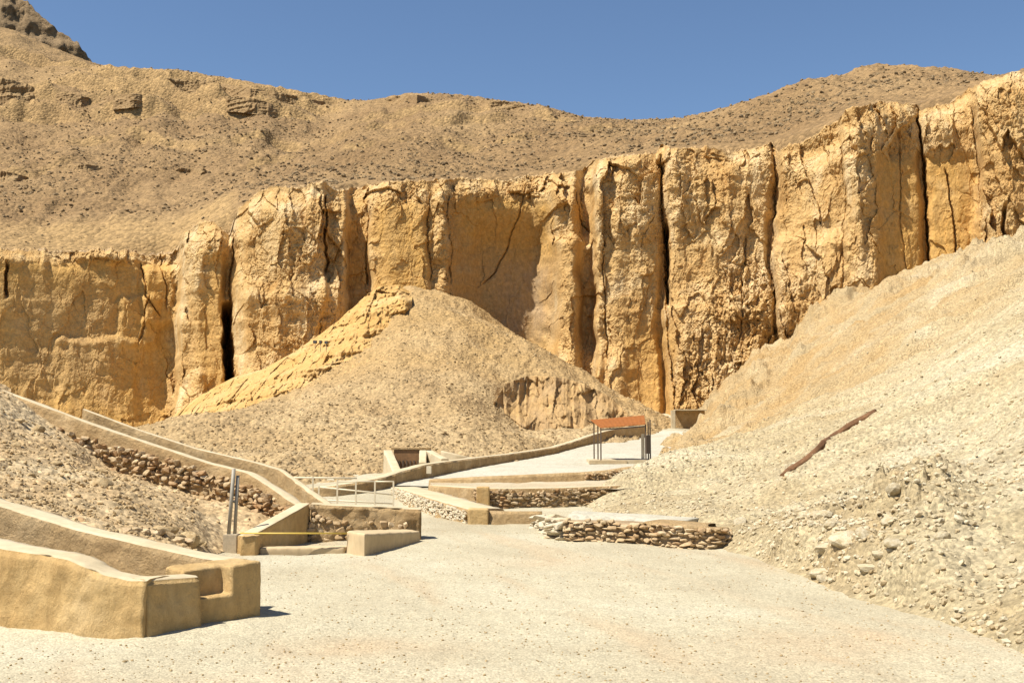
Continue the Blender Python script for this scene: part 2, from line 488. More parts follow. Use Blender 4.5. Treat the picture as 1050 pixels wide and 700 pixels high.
och = smooth(34, 62, d) * (.75 + .5 * smooth(980, 860, px)) + .25 * smooth(0.0, .8, gnoise(x * .3, y * .8, 12)) + .55 * np.exp(-(((px - 860) / 70) ** 2 + ((d - 15.2) / 1.2) ** 2))
och = np.clip(och * (.75 + .6 * fbm(x * .2, y * .4, 4, 3)), 0, 1)
hillside = structure(link('hillside', np_mesh('hillside', np.stack([x, y, z], -1).reshape(-1, 3), grid_faces(*px.shape, keep=(z > -.3) & ((px < 1470) | (d < 60))), True, {'ochre': och}), M['slope']))

# ---- central scree mound
Mp = e_pts([(150, 446, 62), (290, 500, 43), (340, 499, 43), (400, 487, 45.5), (470, 471, 51), (520, 463, 55), (600, 445, 67), (655, 436, 76), (530, 446, 68), (560, 445, 69), (600, 441, 70), (620, 439, 72), (540, 440, 72), (580, 438, 73), (560, 425, 76), (595, 425, 76.5),
            (200, 432, 68), (260, 440, 62), (300, 428, 64), (350, 412, 68), (430, 406, 69), (470, 420, 64), (400, 440, 60), (340, 455, 55), (500, 432, 63), (525, 448, 64),
            (250, 426, 72), (300, 409, 76), (330, 394, 79), (370, 372, 82), (400, 348, 84), (430, 320, 90), (470, 313, 96), (520, 343, 92), (560, 364, 90), (600, 388, 86), (640, 412, 84), (540, 382, 81.5), (580, 388, 81.5), (480, 372, 80), (505, 408, 72),
            (415, 298, 98), (435, 300, 99), (456, 304, 98.5), (380, 330, 97), (340, 374, 97), (300, 402, 94), (240, 428, 90),
            (420, 300, 112), (500, 340, 112), (600, 400, 105), (300, 390, 108), (150, 450, 100), (60, 470, 70), (60, 480, 100), (680, 432, 90)]) + \
     z_pts([(150, 50, -.3), (60, 50, -.5), (290, 38, -.6), (400, 41, -.3), (470, 46, -.1), (560, 56, .4), (660, 70, .9), (-100, 60, 0), (-100, 100, 0)])
MS = TPS(Mp, 2e-4)
def mound_z(px, d, detail=True):
    x, y = xy(px, d)
    z = CAMZ + d * MS(px, d)
    calm = 1 - .85 * np.exp(-(((px - 575) / 75) ** 2 + ((d - 69) / 5) ** 2))
    z = z + calm * .60 * fbm(x * .13, y * .13, 6, 3) + .20 * ridged(x * .3, y * .12, 2, 4)
    if detail:
        d1, d2, cid = worley(x * 2.2, y * 2.2, z * 2.2)
        z = z + .16 * (cid - .4) * smooth(0, .25, d2 - d1) + .05 * fbm(x * 3, y * 3, z * 3, 3)
    return z
d, px = polar(-60, 720, 800, 40, 104, 420)
x, y = xy(px, d)
z = mound_z(px, d)
och = smooth(70, 84, d + 5 * gnoise(x * .1, y * .1, 3)) * .8 + .25 * np.clip(fbm(x * .15, y * .15, 1, 3), 0, 1)
scree = structure(link('scree_mound', np_mesh('scree_mound', np.stack([x, y, z], -1).reshape(-1, 3), grid_faces(*px.shape, keep=z > ground_z(px, d) - .5), True, {'ochre': np.clip(och, 0, 1)}), M['scree']))

# ---- displaced rock faces
def crack_disp(pxv, pyv, cracks):
    out = np.zeros(pxv.shape)
    for line, w, dep in cracks:
        pts = sorted(line, key=lambda q: q[1])
        ys = [q[1] for q in pts]; xs = [q[0] for q in pts]
        xc = np.interp(pyv, ys, xs) + 1.6 * gnoise(pyv * .09, len(line) * 3.1 + xs[0], 0) + .8 * gnoise(pyv * .3, xs[0], 4)
        ww = w * (1 + .5 * gnoise(pyv * .05, xs[0] * .7, 9))
        fade = smooth(ys[0] - 3, ys[0] + 6, pyv) * (1 - smooth(ys[-1] - 8, ys[-1] + 4, pyv))
        t = np.abs(pxv - xc) / ww
        out += dep * fade * (np.clip(1 - t, 0, 1) ** .7)
    return out

def soft_box(pxv, pyv, x0, x1, y0, y1, s=10):
    n = 6 * gnoise(pxv * .03, pyv * .03, x0 * .1) + 3 * gnoise(pxv * .1, pyv * .1, x0 * .1)
    a = pxv + n; b = pyv + n * .8
    return smooth(x0 - s, x0 + s, a) * (1 - smooth(x1 - s, x1 + s, a)) * smooth(y0 - s, y0 + s, b) * (1 - smooth(y1 - s, y1 + s, b))

D_px = [-320, 0, 60, 120, 170, 178, 184, 200, 226, 233, 240, 250, 290, 328, 332, 352, 356, 376, 381, 400, 436, 442, 458, 466, 500, 545, 566, 575, 592, 600, 611, 616, 640, 676, 682, 688,
        695, 740, 794, 798, 804, 830, 866, 873, 885, 902, 906, 945, 949, 956, 985, 1006, 1014, 1035, 1060, 1120, 1400]
D_d = [95, 103, 106, 109, 111.5, 112, 106, 104.3, 104, 106, 104.5, 102, 100.8, 101, 102.4, 102, 105.2, 104.8, 102.4, 101.6, 101.8, 103, 102.6, 104.6, 105.6, 106.2, 104.5, 102.4, 102, 104.8, 104.5, 99.6, 98.6, 98.8, 100.5, 97.2,
       96.4, 95.8, 96.2, 98, 94, 91.6, 89.8, 88.4, 87.2, 87.6, 88.6, 90.2, 91.6, 89.8, 89.4, 89.6, 87, 85.4, 84.8, 83, 74]
T_px = [-320, -100, 0, 60, 120, 160, 178, 184, 200, 215, 232, 240, 252, 262, 280, 330, 345, 380, 400, 450, 520, 545, 580, 600, 612, 640, 676, 681, 720, 760, 796, 803, 830, 866, 873, 900, 930, 950, 956, 985, 1005, 1020, 1050, 1120, 1400]
T_y = [240, 250, 256, 257, 258, 261, 258, 236, 226, 226, 240, 212, 200, 193, 188, 186, 192, 187, 183, 181, 182, 178, 173, 172, 163, 157, 154, 148, 148, 150, 143, 152, 139, 119, 108, 98, 101, 106, 108, 100, 90, 82, 74, 60, 20]
def smooth_interp(q, xs, ys, w):
    g = np.linspace(-340, 1420, 3521); v = np.interp(g, xs, ys)
    k = np.exp(-np.linspace(-2, 2, int(w * 2) * 2 + 1) ** 2); k /= k.sum()
    v = np.convolve(np.pad(v, len(k) // 2, mode='edge'), k, mode='valid')
    return np.interp(q, g, v)
ncol, nrow, ncap = 2050, 400, 24
cpx = np.linspace(-300, 1350, ncol)
Dd = smooth_interp(cpx, D_px, D_d, 5.0)
Dbig = smooth_interp(cpx, D_px, D_d, 30)
ty = smooth_interp(cpx, T_px, T_y, 2.0) - 3.0 - 5 * smooth(960, 1020, cpx) + 3.4 * gnoise(cpx * .045, 0, 0) + 2.0 * gnoise(cpx * .16, 3, 0)
ztop = P(cpx, ty, Dd)[2]
zbot = np.interp(cpx, [-300, 0, 200, 700, 800, 1050, 1350], [0, 0, 0, 0, 2, 8, 8])
t = np.linspace(0, 1, nrow)[:, None]
zz = zbot[None] + (ztop - zbot)[None] * t
pxx = np.broadcast_to(cpx[None], zz.shape)
wob = 8.0 * gnoise(pxx * .012, zz * .11, 3.3) + 4.5 * gnoise(pxx * .05, zz * .33, 7.1) + 1.5 * gnoise(pxx * .1, zz * .9, 1.7)
wob = wob * np.clip((1 - t) / .12, 0, 1)
dep = np.interp(pxx + wob, cpx, Dd)
hx = (pxx - 525) / F * 100
pyv = 445 - F * (zz - CAMZ) / dep - 3
up = np.clip(t, 0, 1)
dep = dep + (up - .5) * 2.2                       # slight batter
slab = np.maximum.reduce([1.0 * soft_box(pxx, pyv, -320, 172, 262, 470, 6), .9 * soft_box(pxx, pyv, 382, 442, 200, 300, 10), 1.0 * soft_box(pxx, pyv, 466, 566, 196, 370, 10),
                          .9 * soft_box(pxx, pyv, 640, 688, 330, 440, 12), .95 * soft_box(pxx, pyv, 904, 1008, 150, 300, 7), .7 * soft_box(pxx, pyv, 205, 234, 260, 400, 7),
                          .6 * soft_box(pxx, pyv, 596, 612, 190, 250, 4), .6 * soft_box(pxx, pyv, 356, 376, 190, 290, 4)])
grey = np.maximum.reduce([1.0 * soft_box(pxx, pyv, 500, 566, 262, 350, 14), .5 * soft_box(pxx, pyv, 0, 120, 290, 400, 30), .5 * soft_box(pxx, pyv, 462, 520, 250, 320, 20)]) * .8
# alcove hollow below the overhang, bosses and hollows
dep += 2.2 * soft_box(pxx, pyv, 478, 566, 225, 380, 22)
dep -= 1.6 * soft_box(pxx, pyv, 566, 612, 240, 430, 8)
dep -= 1.4 * soft_box(pxx, pyv, 242, 345, 290, 420, 16)
dep -= 1.2 * soft_box(pxx, pyv, 690, 800, 300, 430, 18)
dep -= 1.5 * soft_box(pxx, pyv, 560, 645, 360, 440, 16)
dep -= 1.0 * soft_box(pxx, pyv, 800, 870, 240, 340, 12)
dep -= .9 * soft_box(pxx, pyv, 145, 182, 268, 330, 5)
dep -= .5 * soft_box(pxx, pyv, 120, 160, 300, 352, 5)
dep -= .5 * soft_box(pxx, pyv, 60, 140, 345, 440, 6)
# flare at the foot
dep -= 3.0 * np.clip(1 - (zz - zbot[None]) / 9, 0, 1) ** 2
rough = (1 - .85 * slab) * (.55 + .75 * smooth(-.35, .35, fbm(hx * .09, 2.5, zz * .07, 3)))
wx = hx + 1.0 * gnoise(hx * .25, zz * .12, 3)
low = 1 - smooth(6, 15, zz - zbot[None] + 3 * gnoise(hx * .06, 3, 3))
sh = smooth(.86, 1.0, t + .08 * gnoise(hx * .12, 6, 0))
dep = dep + 1.4 * sh ** 2 + 1.6 * sh * np.abs(gnoise(hx * .16, 9, zz * .1))           # worn shoulder under the hill
disp = rough * (.9 * fbm(hx * .075, 4.4, zz * .05, 2) + .42 * ridged(wx * .20, 4.2, zz * .04, 3) + .45 * fbm(hx * .20, 1.1, zz * .10, 3)) \
     + rough * low * .55 * (ridged(wx * .50, 2.2, zz * .07, 2) - .6) + (.08 * rough + .03) * fbm(hx * .8, 9, zz * .7, 5, .6)
jx = hx + .5 * gnoise(hx * .5, 3, zz * .5) + .15 * gnoise(hx * 2, 3, zz * 2); jz = zz + .5 * gnoise(hx * .5, 8, zz * .5) + .2 * gnoise(hx * 2, 1, zz * 2)
crumb = .60 + .75 * smooth(-.2, .45, fbm(hx * .11, 8.5, zz * .12, 3) + .25 * low)
disp += (rough + .05) * (.85 * facets(jx * .34, jz * .12, 1, .9) + .52 * facets(jx * .75 + .2, jz * .30, 2, 1.0) + crumb * (.17 * facets(jx * 1.9, jz * 1.2, 3, 1.1) + .10 * facets(jx * 4.2, jz * 3.2, 4, 1.2) + .05 * facets(jx * 9, jz * 8, 5, 1.2)))
bed = zz * 1.05 + .35 * gnoise(hx * .09, 2, zz * .1) + .02 * hx
disp += (.12 * rough + .04) * gnoise(hx * .06, 3, bed) + (.035 * rough + .02) * gnoise(hx * .2, 8, bed * 2.3)
disp += (.04 * rough + .012) * fbm(hx * 2.6, 5, zz * 2.6, 3, .65)
disp = disp * (1 - .45 * smooth(.95, 1.0, t))
cracks = [([(236, 225), (235, 300), (233, 345), (236, 410)], 1.6, 1.0), ([(233, 308), (231, 345), (235, 395)], 5.5, 9.0), ([(331, 188), (328, 240), (332, 262), (330, 278)], 1.6, 1.5),
          ([(378, 196), (376, 240), (374, 290)], 1.5, .9), ([(441, 190), (438, 240), (441, 285)], 1.1, .5), ([(460, 190), (462, 290)], 1.1, .5),
          ([(541, 178), (533, 215), (515, 250), (497, 285)], 1.0, .4), ([(592, 185), (598, 225), (612, 236)], 1.3, .8),
          ([(680, 150), (682, 240), (686, 310), (691, 400), (692, 430)], 1.4, 1.0), ([(684, 225), (686, 262), (688, 310)], 3.0, 4.0), ([(797, 145), (799, 240), (798, 330)], 1.2, .6),
          ([(868, 125), (870, 200), (866, 300)], 1.2, .3), ([(928, 105), (928, 220), (932, 282)], 1.1, .25), ([(949, 108), (954, 160), (953, 205), (955, 268)], 1.6, 1.8),
          ([(975, 165), (980, 215), (986, 260)], 1.2, .6), ([(1007, 95), (1010, 170), (1012, 240)], 1.2, .5), ([(1037, 205), (1033, 232), (1036, 250)], 3, 1.4),
          ([(141, 262), (147, 300), (160, 315), (165, 322)], 1.2, .6), ([(152, 300), (145, 340), (142, 352)], 1.1, .5), ([(160, 268), (168, 290), (170, 315)], 1.0, .5), ([(2, 262), (3, 300)], 2, 1.4),
          ([(621, 240), (624, 330), (626, 380)], 1.1, .5), ([(770, 235), (764, 300), (758, 350)], 1.3, .4)]
cd_ = crack_disp(pxx + .6 * wob, pyv, cracks)
dep = dep - disp + cd_
rows_d = [dep]; rows_z = [zz]; rows_s = [slab]; rows_g = [grey]
rim = dep[-1]
kk = np.exp(-np.linspace(-2, 2, 41) ** 2); kk /= kk.sum()
rim_s = np.convolve(np.pad(rim, 20, mode='edge'), kk, mode='valid')
for q in range(1, ncap + 1):
    s = q / ncap
    back = 12.0 * s ** 1.5
    kq = min(1.0, 9 * s)
    zc = ztop + .12 * math.sin(min(1, s * 3) * math.pi / 2) + back * .13 - 5.5 * max(0, s - .6) ** 2 * 6 + .35 * fbm(cpx * .09, back * .5, 3, 3) + .22 * kq * fbm(cpx * .3, back * 1.4, 6, 3)
    rows_d.append(((rim * (1 - kq) + rim_s * kq + .35 * gnoise(cpx * .12, back * 1.5, 4)) * (1 - s) + (Dbig + 3) * s + back)[None]); rows_z.append(zc[None])
    rows_s.append(slab[-1:] * 0); rows_g.append(grey[-1:] * 0 + min(1, .25 + 2.0 * s))
dep = np.concatenate(rows_d); zz = np.concatenate(rows_z); slab = np.concatenate(rows_s); grey = np.concatenate(rows_g)
pxx = np.broadcast_to(cpx[None], zz.shape)
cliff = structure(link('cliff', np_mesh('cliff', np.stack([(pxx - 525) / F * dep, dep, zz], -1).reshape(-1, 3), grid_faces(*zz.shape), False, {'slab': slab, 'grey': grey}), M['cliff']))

# ---- banded rock shoulder left of the mound's apex, and the small fluted face at its right foot
def rock_face(name, top, base, npx, nr, depth_back, mat, amp, band, seed, bulge=0.0, capm=7.0, vert=0.0, slabv=.25):
    tx = [q[0] for q in top]; px = np.linspace(min(tx), max(tx), npx)
    tyy = np.interp(px, tx, [q[1] for q in top]); td = np.interp(px, tx, [q[2] for q in top])
    bx = [q[0] for q in base]
    by = np.interp(px, bx, [q[1] for q in base]); bd = np.interp(px, bx, [q[2] for q in base])
    zt = P(px, tyy, td)[2]; zb = P(px, by, bd)[2] - 1.2
    t = np.linspace(0, 1, nr)[:, None]
    z = zb[None] + (zt - zb)[None] * t
    dd = bd[None] + (td - bd)[None] * t - bulge * np.sin(np.pi * np.clip(t, 0, 1))
    hx = (px[None] - 525) / F * dd
    bed = z * band + .4 * gnoise(hx * .15, seed, z * .2) - .10 * hx * band
    dsp = amp * (.35 * fbm(hx * .3, seed, z * .3, 3) + .42 * gnoise(hx * .06, seed + 2, bed) + .18 * gnoise(hx * .2, seed + 5, bed * 2.7) + .45 * gnoise(hx * .16, seed + 4, z * .2) + (.22 + .25 * vert) * facets(hx * .5, z * .35, int(seed), 1) + (.14 + .1 * vert) * facets(hx * 1.3, z * (.5 if vert else 1.0), int(seed) + 1, 1)
                 + .12 * facets(hx * 3, z * 2.2, int(seed) + 2, 1) + vert * .6 * ridged(hx * .45, seed, z * .05, 3))
    dd = dd - dsp
    q = np.linspace(0, 1, 16)[1:, None]
    cz = zt[None] + .25 * np.sin(q * 3) - q * capm * .10
    cdp = dd[-1:] + q * capm
    d_all = np.concatenate([dd, cdp]); z_all = np.concatenate([z, np.broadcast_to(cz, cdp.shape)])
    p_all = np.broadcast_to(px[None], d_all.shape)
    return structure(link(name, np_mesh(name, np.stack([(p_all - 525) / F * d_all, d_all, z_all], -1).reshape(-1, 3), grid_faces(*d_all.shape), True,
                                        {'slab': np.zeros(d_all.shape) + slabv, 'grey': np.zeros(d_all.shape) + .6 * vert}), mat))
rock_face('rock_ridge', [(168, 432, 98), (205, 405, 97), (240, 386, 96), (270, 378, 95), (300, 362, 94), (345, 330, 94), (372, 305, 95), (388, 295, 96), (408, 293, 97), (422, 300, 98)],
          [(168, 440, 90), (200, 433, 84), (260, 430, 80), (300, 412, 82), (345, 392, 82), (380, 376, 84), (400, 352, 86), (415, 325, 88), (422, 312, 92)], 330, 130, 6, M['cliff'], 1.9, 1.2, 3.3, 2.4, slabv=.6)
rock_face('rock_outcrop', [(506, 414, 70), (518, 394, 72.5), (540, 385, 74), (560, 386, 74), (580, 388, 74), (600, 394, 74), (624, 406, 74), (644, 424, 73.5)],
          [(506, 432, 69), (525, 444, 68.5), (560, 443, 69), (600, 440, 70), (625, 437, 71), (644, 435, 72)], 220, 90, 6, M['cliff'], 1.0, .5, 7.7, -0.6, vert=1.0, slabv=.8)  # vert also adds a grey tint: shade on the face put into the colour

# ---- hill above the cliff and the far peak
Hp = e_pts([(-300, 245, 108), (0, 256, 112), (100, 258, 116), (180, 246, 116), (240, 214, 111), (330, 190, 112), (450, 184, 113), (540, 180, 113), (610, 167, 108), (680, 152, 106), (800, 145, 103), (870, 119, 99), (950, 106, 100), (1050, 78, 95), (1300, 40, 88),
            (0, 240, 122), (120, 228, 124), (230, 205, 121), (300, 182, 122),
            (-300, 150, 150), (0, 182, 150), (100, 172, 150), (200, 155, 155), (300, 143, 160), (400, 138, 155), (500, 147, 145), (600, 150, 130), (700, 137, 124), (800, 118, 122), (900, 95, 120), (980, 88, 115), (1050, 82, 110),
            (-300, 80, 205), (0, 104, 205), (60, 104, 205), (130, 96, 205), (200, 97, 205), (280, 100, 200),
            (-300, -40, 320), (-100, 10, 310), (0, 32, 300), (40, 49, 285), (85, 66, 270), (130, 70, 240), (170, 71, 235), (250, 84, 225), (300, 93, 215), (350, 103, 205), (375, 103, 200), (420, 95, 200), (470, 97, 195), (560, 109, 180),
            (600, 120, 172), (650, 123, 165), (700, 121, 155), (760, 109, 150), (830, 89, 145), (900, 75, 140), (960, 73, 138), (1010, 79, 135), (1100, 85, 130), (1300, 70, 130),
            (-100, 60, 400), (0, 70, 400), (85, 90, 380), (170, 100, 340), (300, 120, 320), (420, 125, 300), (560, 140, 270), (650, 150, 250), (760, 140, 230), (900, 115, 210), (1010, 120, 200), (1300, 120, 200)])
HS = TPS(Hp, 2e-4)
SKY_FIX = [np.array([-400., 1500.]), np.array([0., 0.])]
def hill_z(px, d, detail=True):
    x, y = xy(px, d)
    z = CAMZ + d * HS(px, d)
    z = z - np.interp(px, SKY_FIX[0], SKY_FIX[1]) * d / F * smooth(120, 190, d)
    st = d - smooth_interp(px, D_px, D_d, 30)
    edge = smooth(0, 12, st - 6)
    z = z - 7 * (1 - smooth(3, 9, st))
    z = z + edge * smooth(105, 140, d) * 1.1 * (ridged(x * .045 + .3 * gnoise(x * .03, y * .03, 8), y * .010, 6, 3) - .7)
    z = z + edge * (1.0 * fbm(x * .035, y * .035, 2, 3) + .45 * fbm(x * .16, y * .16, 5, 3) + .30 * ridged(x * .25, y * .12, 5, 3))
    for k, (dk, hk, p0, p1) in enumerate(((196, 3.0, -320, 300), (207, 3.4, -320, 330), (219, 2.2, -320, 290), (232, 3.0, 90, 330), (252, 2.5, -300, 60), (150, 1.6, -320, 60), (168, 1.8, 60, 600), (146, 1.5, 250, 700), (178, 1.6, 350, 520))):
        u = d - dk - 7 * gnoise(px * .012, k * 3.7, 0) - 1.3 * gnoise(px * .05, k * 1.9, 5)
        m = smooth(p0 - 30, p0 + 10, px) * (1 - smooth(p1 - 20, p1 + 40, px)) * (.35 + .65 * smooth(-.25, .15, gnoise(px * .02, k * 5.3, 11)))
        z = z + (1.7 if dk > 190 else .9) * hk * m * (smooth(-.7, 1.0, u) - np.clip((u + 9) / 18, 0, 1))
    if detail:
        d1, d2, cid = worley(x * .8, y * .8, z * .8)
        z = z + edge * .26 * (cid - .4) * smooth(0, .25, d2 - d1) + edge * .12 * fbm(x * 1.3, y * 1.3, z, 3)
    return z
want = [(-300, -40), (-100, 10), (0, 31), (40, 48), (85, 65), (110, 68), (130, 70), (170, 71), (250, 84), (300, 93), (350, 102), (375, 103), (420, 95), (470, 97), (560, 109), (600, 120), (650, 123), (700, 121), (760, 109), (830, 89), (900, 75), (960, 73), (1010, 79), (1100, 88), (1340, 95)]
for _ in range(2):
    d, px = polar(-300, 1340, 560, 115, 400, 260)
    _z = hill_z(px, d)
    top = project((px - 525) / F * d, d, _z)[1].min(axis=0)
    dif = np.interp(px[0], [q[0] for q in want], [q[1] for q in want]) - top
    kk = np.exp(-np.linspace(-2, 2, 13) ** 2); kk /= kk.sum()
    dif = np.convolve(np.pad(dif, 6, mode='edge'), kk, mode='valid')
    SKY_FIX[1] = np.interp(px[0], SKY_FIX[0], SKY_FIX[1]) + dif; SKY_FIX[0] = px[0].copy()
d, px = polar(-300, 1340, 1150, 82, 400, 440)
x, y = xy(px, d)
z = hill_z(px, d)
keep = d > smooth_interp(px, D_px, D_d, 30) + 3.0
gx = np.gradient(z, axis=0) / np.gradient(d, axis=0)
och = np.clip(.9 * smooth(.75, 1.3, gx) * (d > 140) + 1.3 * (1 - smooth(120, 127, d)) * (1 - smooth(225, 245, px)) + .35 * smooth(180, 230, d)
              + .35 * np.clip(fbm(x * .05, y * .04, 9, 3), 0, 1), 0, 1)
hill = structure(link('hill', np_mesh('hill', np.stack([x, y, z], -1).reshape(-1, 3), grid_faces(*px.shape, keep=keep), True, {'ochre': och}), M['hill']))

M['band'] = material('brown rock band', [C(.23, .15, .068), C(.31, .205, .095), C(.38, .265, .13)], .25, (1, 1, 2.5), fine=3, fine_amt=.3, bump=.8, bump_dist=.2,
                     attr='slab', attr_col=C(.30, .18, .075), attr2='grey', attr2_col=C(.2, .14, .08))
def hill_hit(px, py):
    dl = np.linspace(108, 330, 900); zl = hill_z(np.full(900, float(px)), dl, False)
    yy = np.minimum.accumulate(project((px - 525) / F * dl, dl, zl)[1])
    return float(np.interp(-py, -yy, dl))
for k, (line, h0) in enumerate((([(-90, 82), (-40, 80), (0, 81), (25, 84), (47, 90)], 19), ([(84, 100), (110, 97), (146, 94)], 7), ([(205, 97), (235, 99), (292, 107)], 8), ([(118, 82), (160, 80), (200, 83), (250, 91), (330, 101)], 5),
                                 ([(36, 92), (60, 97), (96, 101)], 6), ([(-60, 178), (0, 176), (34, 180)], 9), ([(380, 101), (415, 98), (452, 101)], 5), ([(470, 101), (510, 104), (556, 110)], 4), ([(40, 172), (70, 169), (110, 170)], 4), ([(165, 174), (190, 172), (215, 175)], 4))):
    pxs = np.linspace(line[0][0], line[-1][0], 9); tops = []; bases = []
    for p_ in pxs:
        y_ = np.interp(p_, [q[0] for q in line], [q[1] for q in line])
        e_ = min(1.0, .08 + 3.0 * min(p_ - pxs[0], pxs[-1] - p_) / (pxs[-1] - pxs[0]))
        db = hill_hit(p_, y_ + h0 * e_)
        tops.append((p_, y_ + h0 * (1 - e_) * .8 + 1.2 * float(gnoise(p_ * .07, k, 3)), db - .2 + 1.4 * (1 - e_))); bases.append((p_, y_ + h0 + 1.5, db - 1.3 + 2.0 * (1 - e_)))
    rock_face('rock_band', tops, bases, int((pxs[-1] - pxs[0]) * 1.6), 40, 6, M['band'], .9, 1.1, 11 + k, 0.0, capm=9.0, vert=.35, slabv=.4)
mpx = np.linspace(-420, 130, 260)
mt = np.interp(mpx, [-420, -200, -60, 0, 12, 28, 46, 60, 76, 120], [-120, -70, -24, -1, 5, 20, 35, 42, 58, 110])
t = np.linspace(0, 1, 110)[:, None]
dd = 460 - 40 * (1 - t) + 0 * mpx[None]
zt = P(mpx, mt, 460)[2]
z = 60 + (zt[None] - 60) * t + 0 * dd
xx = (mpx[None] - 525) / F * dd
dd = dd - 3 * ridged(xx * .06, 1, z * .015, 4) - 2.5 * gnoise(xx * .01, 4, z * .16) - 1.2 * facets(xx * .12, z * .12, 3, 1) - .8 * facets(xx * .4, z * .5, 4, 1)
z[-1] += 1.5 * gnoise(mpx * .2, 0, 0)
cap = np.stack([(mpx - 525) / F * 560, np.full(len(mpx), 560.0), zt - 30], -1)
vv = np.concatenate([np.stack([xx * dd / (460 - 40 * (1 - t)), dd, z], -1).reshape(-1, 3), cap])
structure(link('mountain', np_mesh('mountain', vv, grid_faces(111, 260), True), M['mountain']))

# ---- left rubble bank between the near wall and the upper passage wall
B_line = [(-260, 345, 25.5), (-120, 372, 25.0), (0, 400, 24.3), (30, 411, 24.0), (100, 437, 23.5), (160, 457, 23.0), (215, 475, 22.5), (253, 484, 22.0), (276, 499, 21.5), (303, 517, 20.9)]
A_back = [(-260, 442, 14.6), (-120, 480, 14.4), (0, 518, 13.9), (70, 541, 13.4), (140, 557, 12.9), (205, 571, 12.5), (238, 575.5, 12.42)]
Lp = e_pts([(-260, 430, 15.5), (-120, 470, 15), (0, 508, 15), (70, 532, 14.6), (140, 550, 15.2), (190, 558, 16.5), (206, 560, 18.2), (228, 562, 19.0), (250, 557, 19.8), (275, 546, 20.3),
            (0, 472, 18), (0, 434, 21.5), (0, 403, 23.6), (60, 463, 21.4), (60, 490, 18), (110, 495, 18.4), (150, 500, 21.4), (150, 515, 18.6), (200, 528, 19.6), (220, 526, 21), (250, 537, 20.6),
            (-120, 400, 21), (-120, 362, 24), (-260, 360, 22), (-260, 320, 26), (25, 418, 23.6), (45, 434, 23.4), (30, 448, 21.8), (75, 452, 23.0), (100, 478, 22.6), (0, 392, 26), (-120, 340, 28)])
LS = TPS(Lp, 2e-4)
def left_z(px, d, detail=True):
    x, y = xy(px, d)
    z = CAMZ + d * LS(px, d)
    z = z + .10 * fbm(x * .8, y * .8, 3, 3)
    if detail:
        d1, d2, cid = worley(x * 4.2, y * 4.2, z * 4.2)
        z = z + .055 * (cid - .4) * smooth(0, .25, d2 - d1)
        d1, d2, cid = worley(x * 10, y * 10, z * 10)
        z = z + .025 * (cid - .4) * smooth(0, .25, d2 - d1)
    return z
d, px = polar(-300, 292, 560, 12.0, 27, 420)
x, y = xy(px, d)
z = left_z(px, d)
dA = np.interp(px, [q[0] for q in A_back], [q[2] for q in A_back]); dB = np.interp(px, [q[0] for q in B_line], [q[2] for q in B_line])
keep = (z > .0) & (d > dA + .28) & (d < np.where(px < 12, dB + .9, dB + .12))
bank = structure(link('rubble_bank', np_mesh('rubble_bank', np.stack([x, y, z], -1).reshape(-1, 3), grid_faces(*px.shape, keep=keep), True), M['bank']))

# ------------------------------------------------------------------ wall builders
def resample(pts, step):
    p = np.array(pts, float)
    s = np.concatenate([[0], np.cumsum(np.linalg.norm(np.diff(p[:, :2], axis=0), axis=1))])
    n = max(2, int(s[-1] / step) + 1)
    q = np.linspace(0, s[-1], n)
    return np.stack([np.interp(q, s, p[:, k]) for k in range(p.shape[1])], -1)

def px_line(lst, zb):
    """[(px, py, d)] of the upper front edge -> [(x, y, ztop, zbase)]"""
    out = []
    for q in lst:
        X, Y, ZZ = P(*q[:3])
        b = q[3] if len(q) > 3 else (zb(q[0], q[2]) if callable(zb) else zb)
        out.append((float(X), float(Y), float(ZZ), float(b)))
    return out

def normals2(p):
    t = np.gradient(p[:, :2], axis=0)
    t /= np.linalg.norm(t, axis=1)[:, None] + 1e-9
    return np.stack([-t[:, 1], t[:, 0]], -1)      # left of the direction of travel

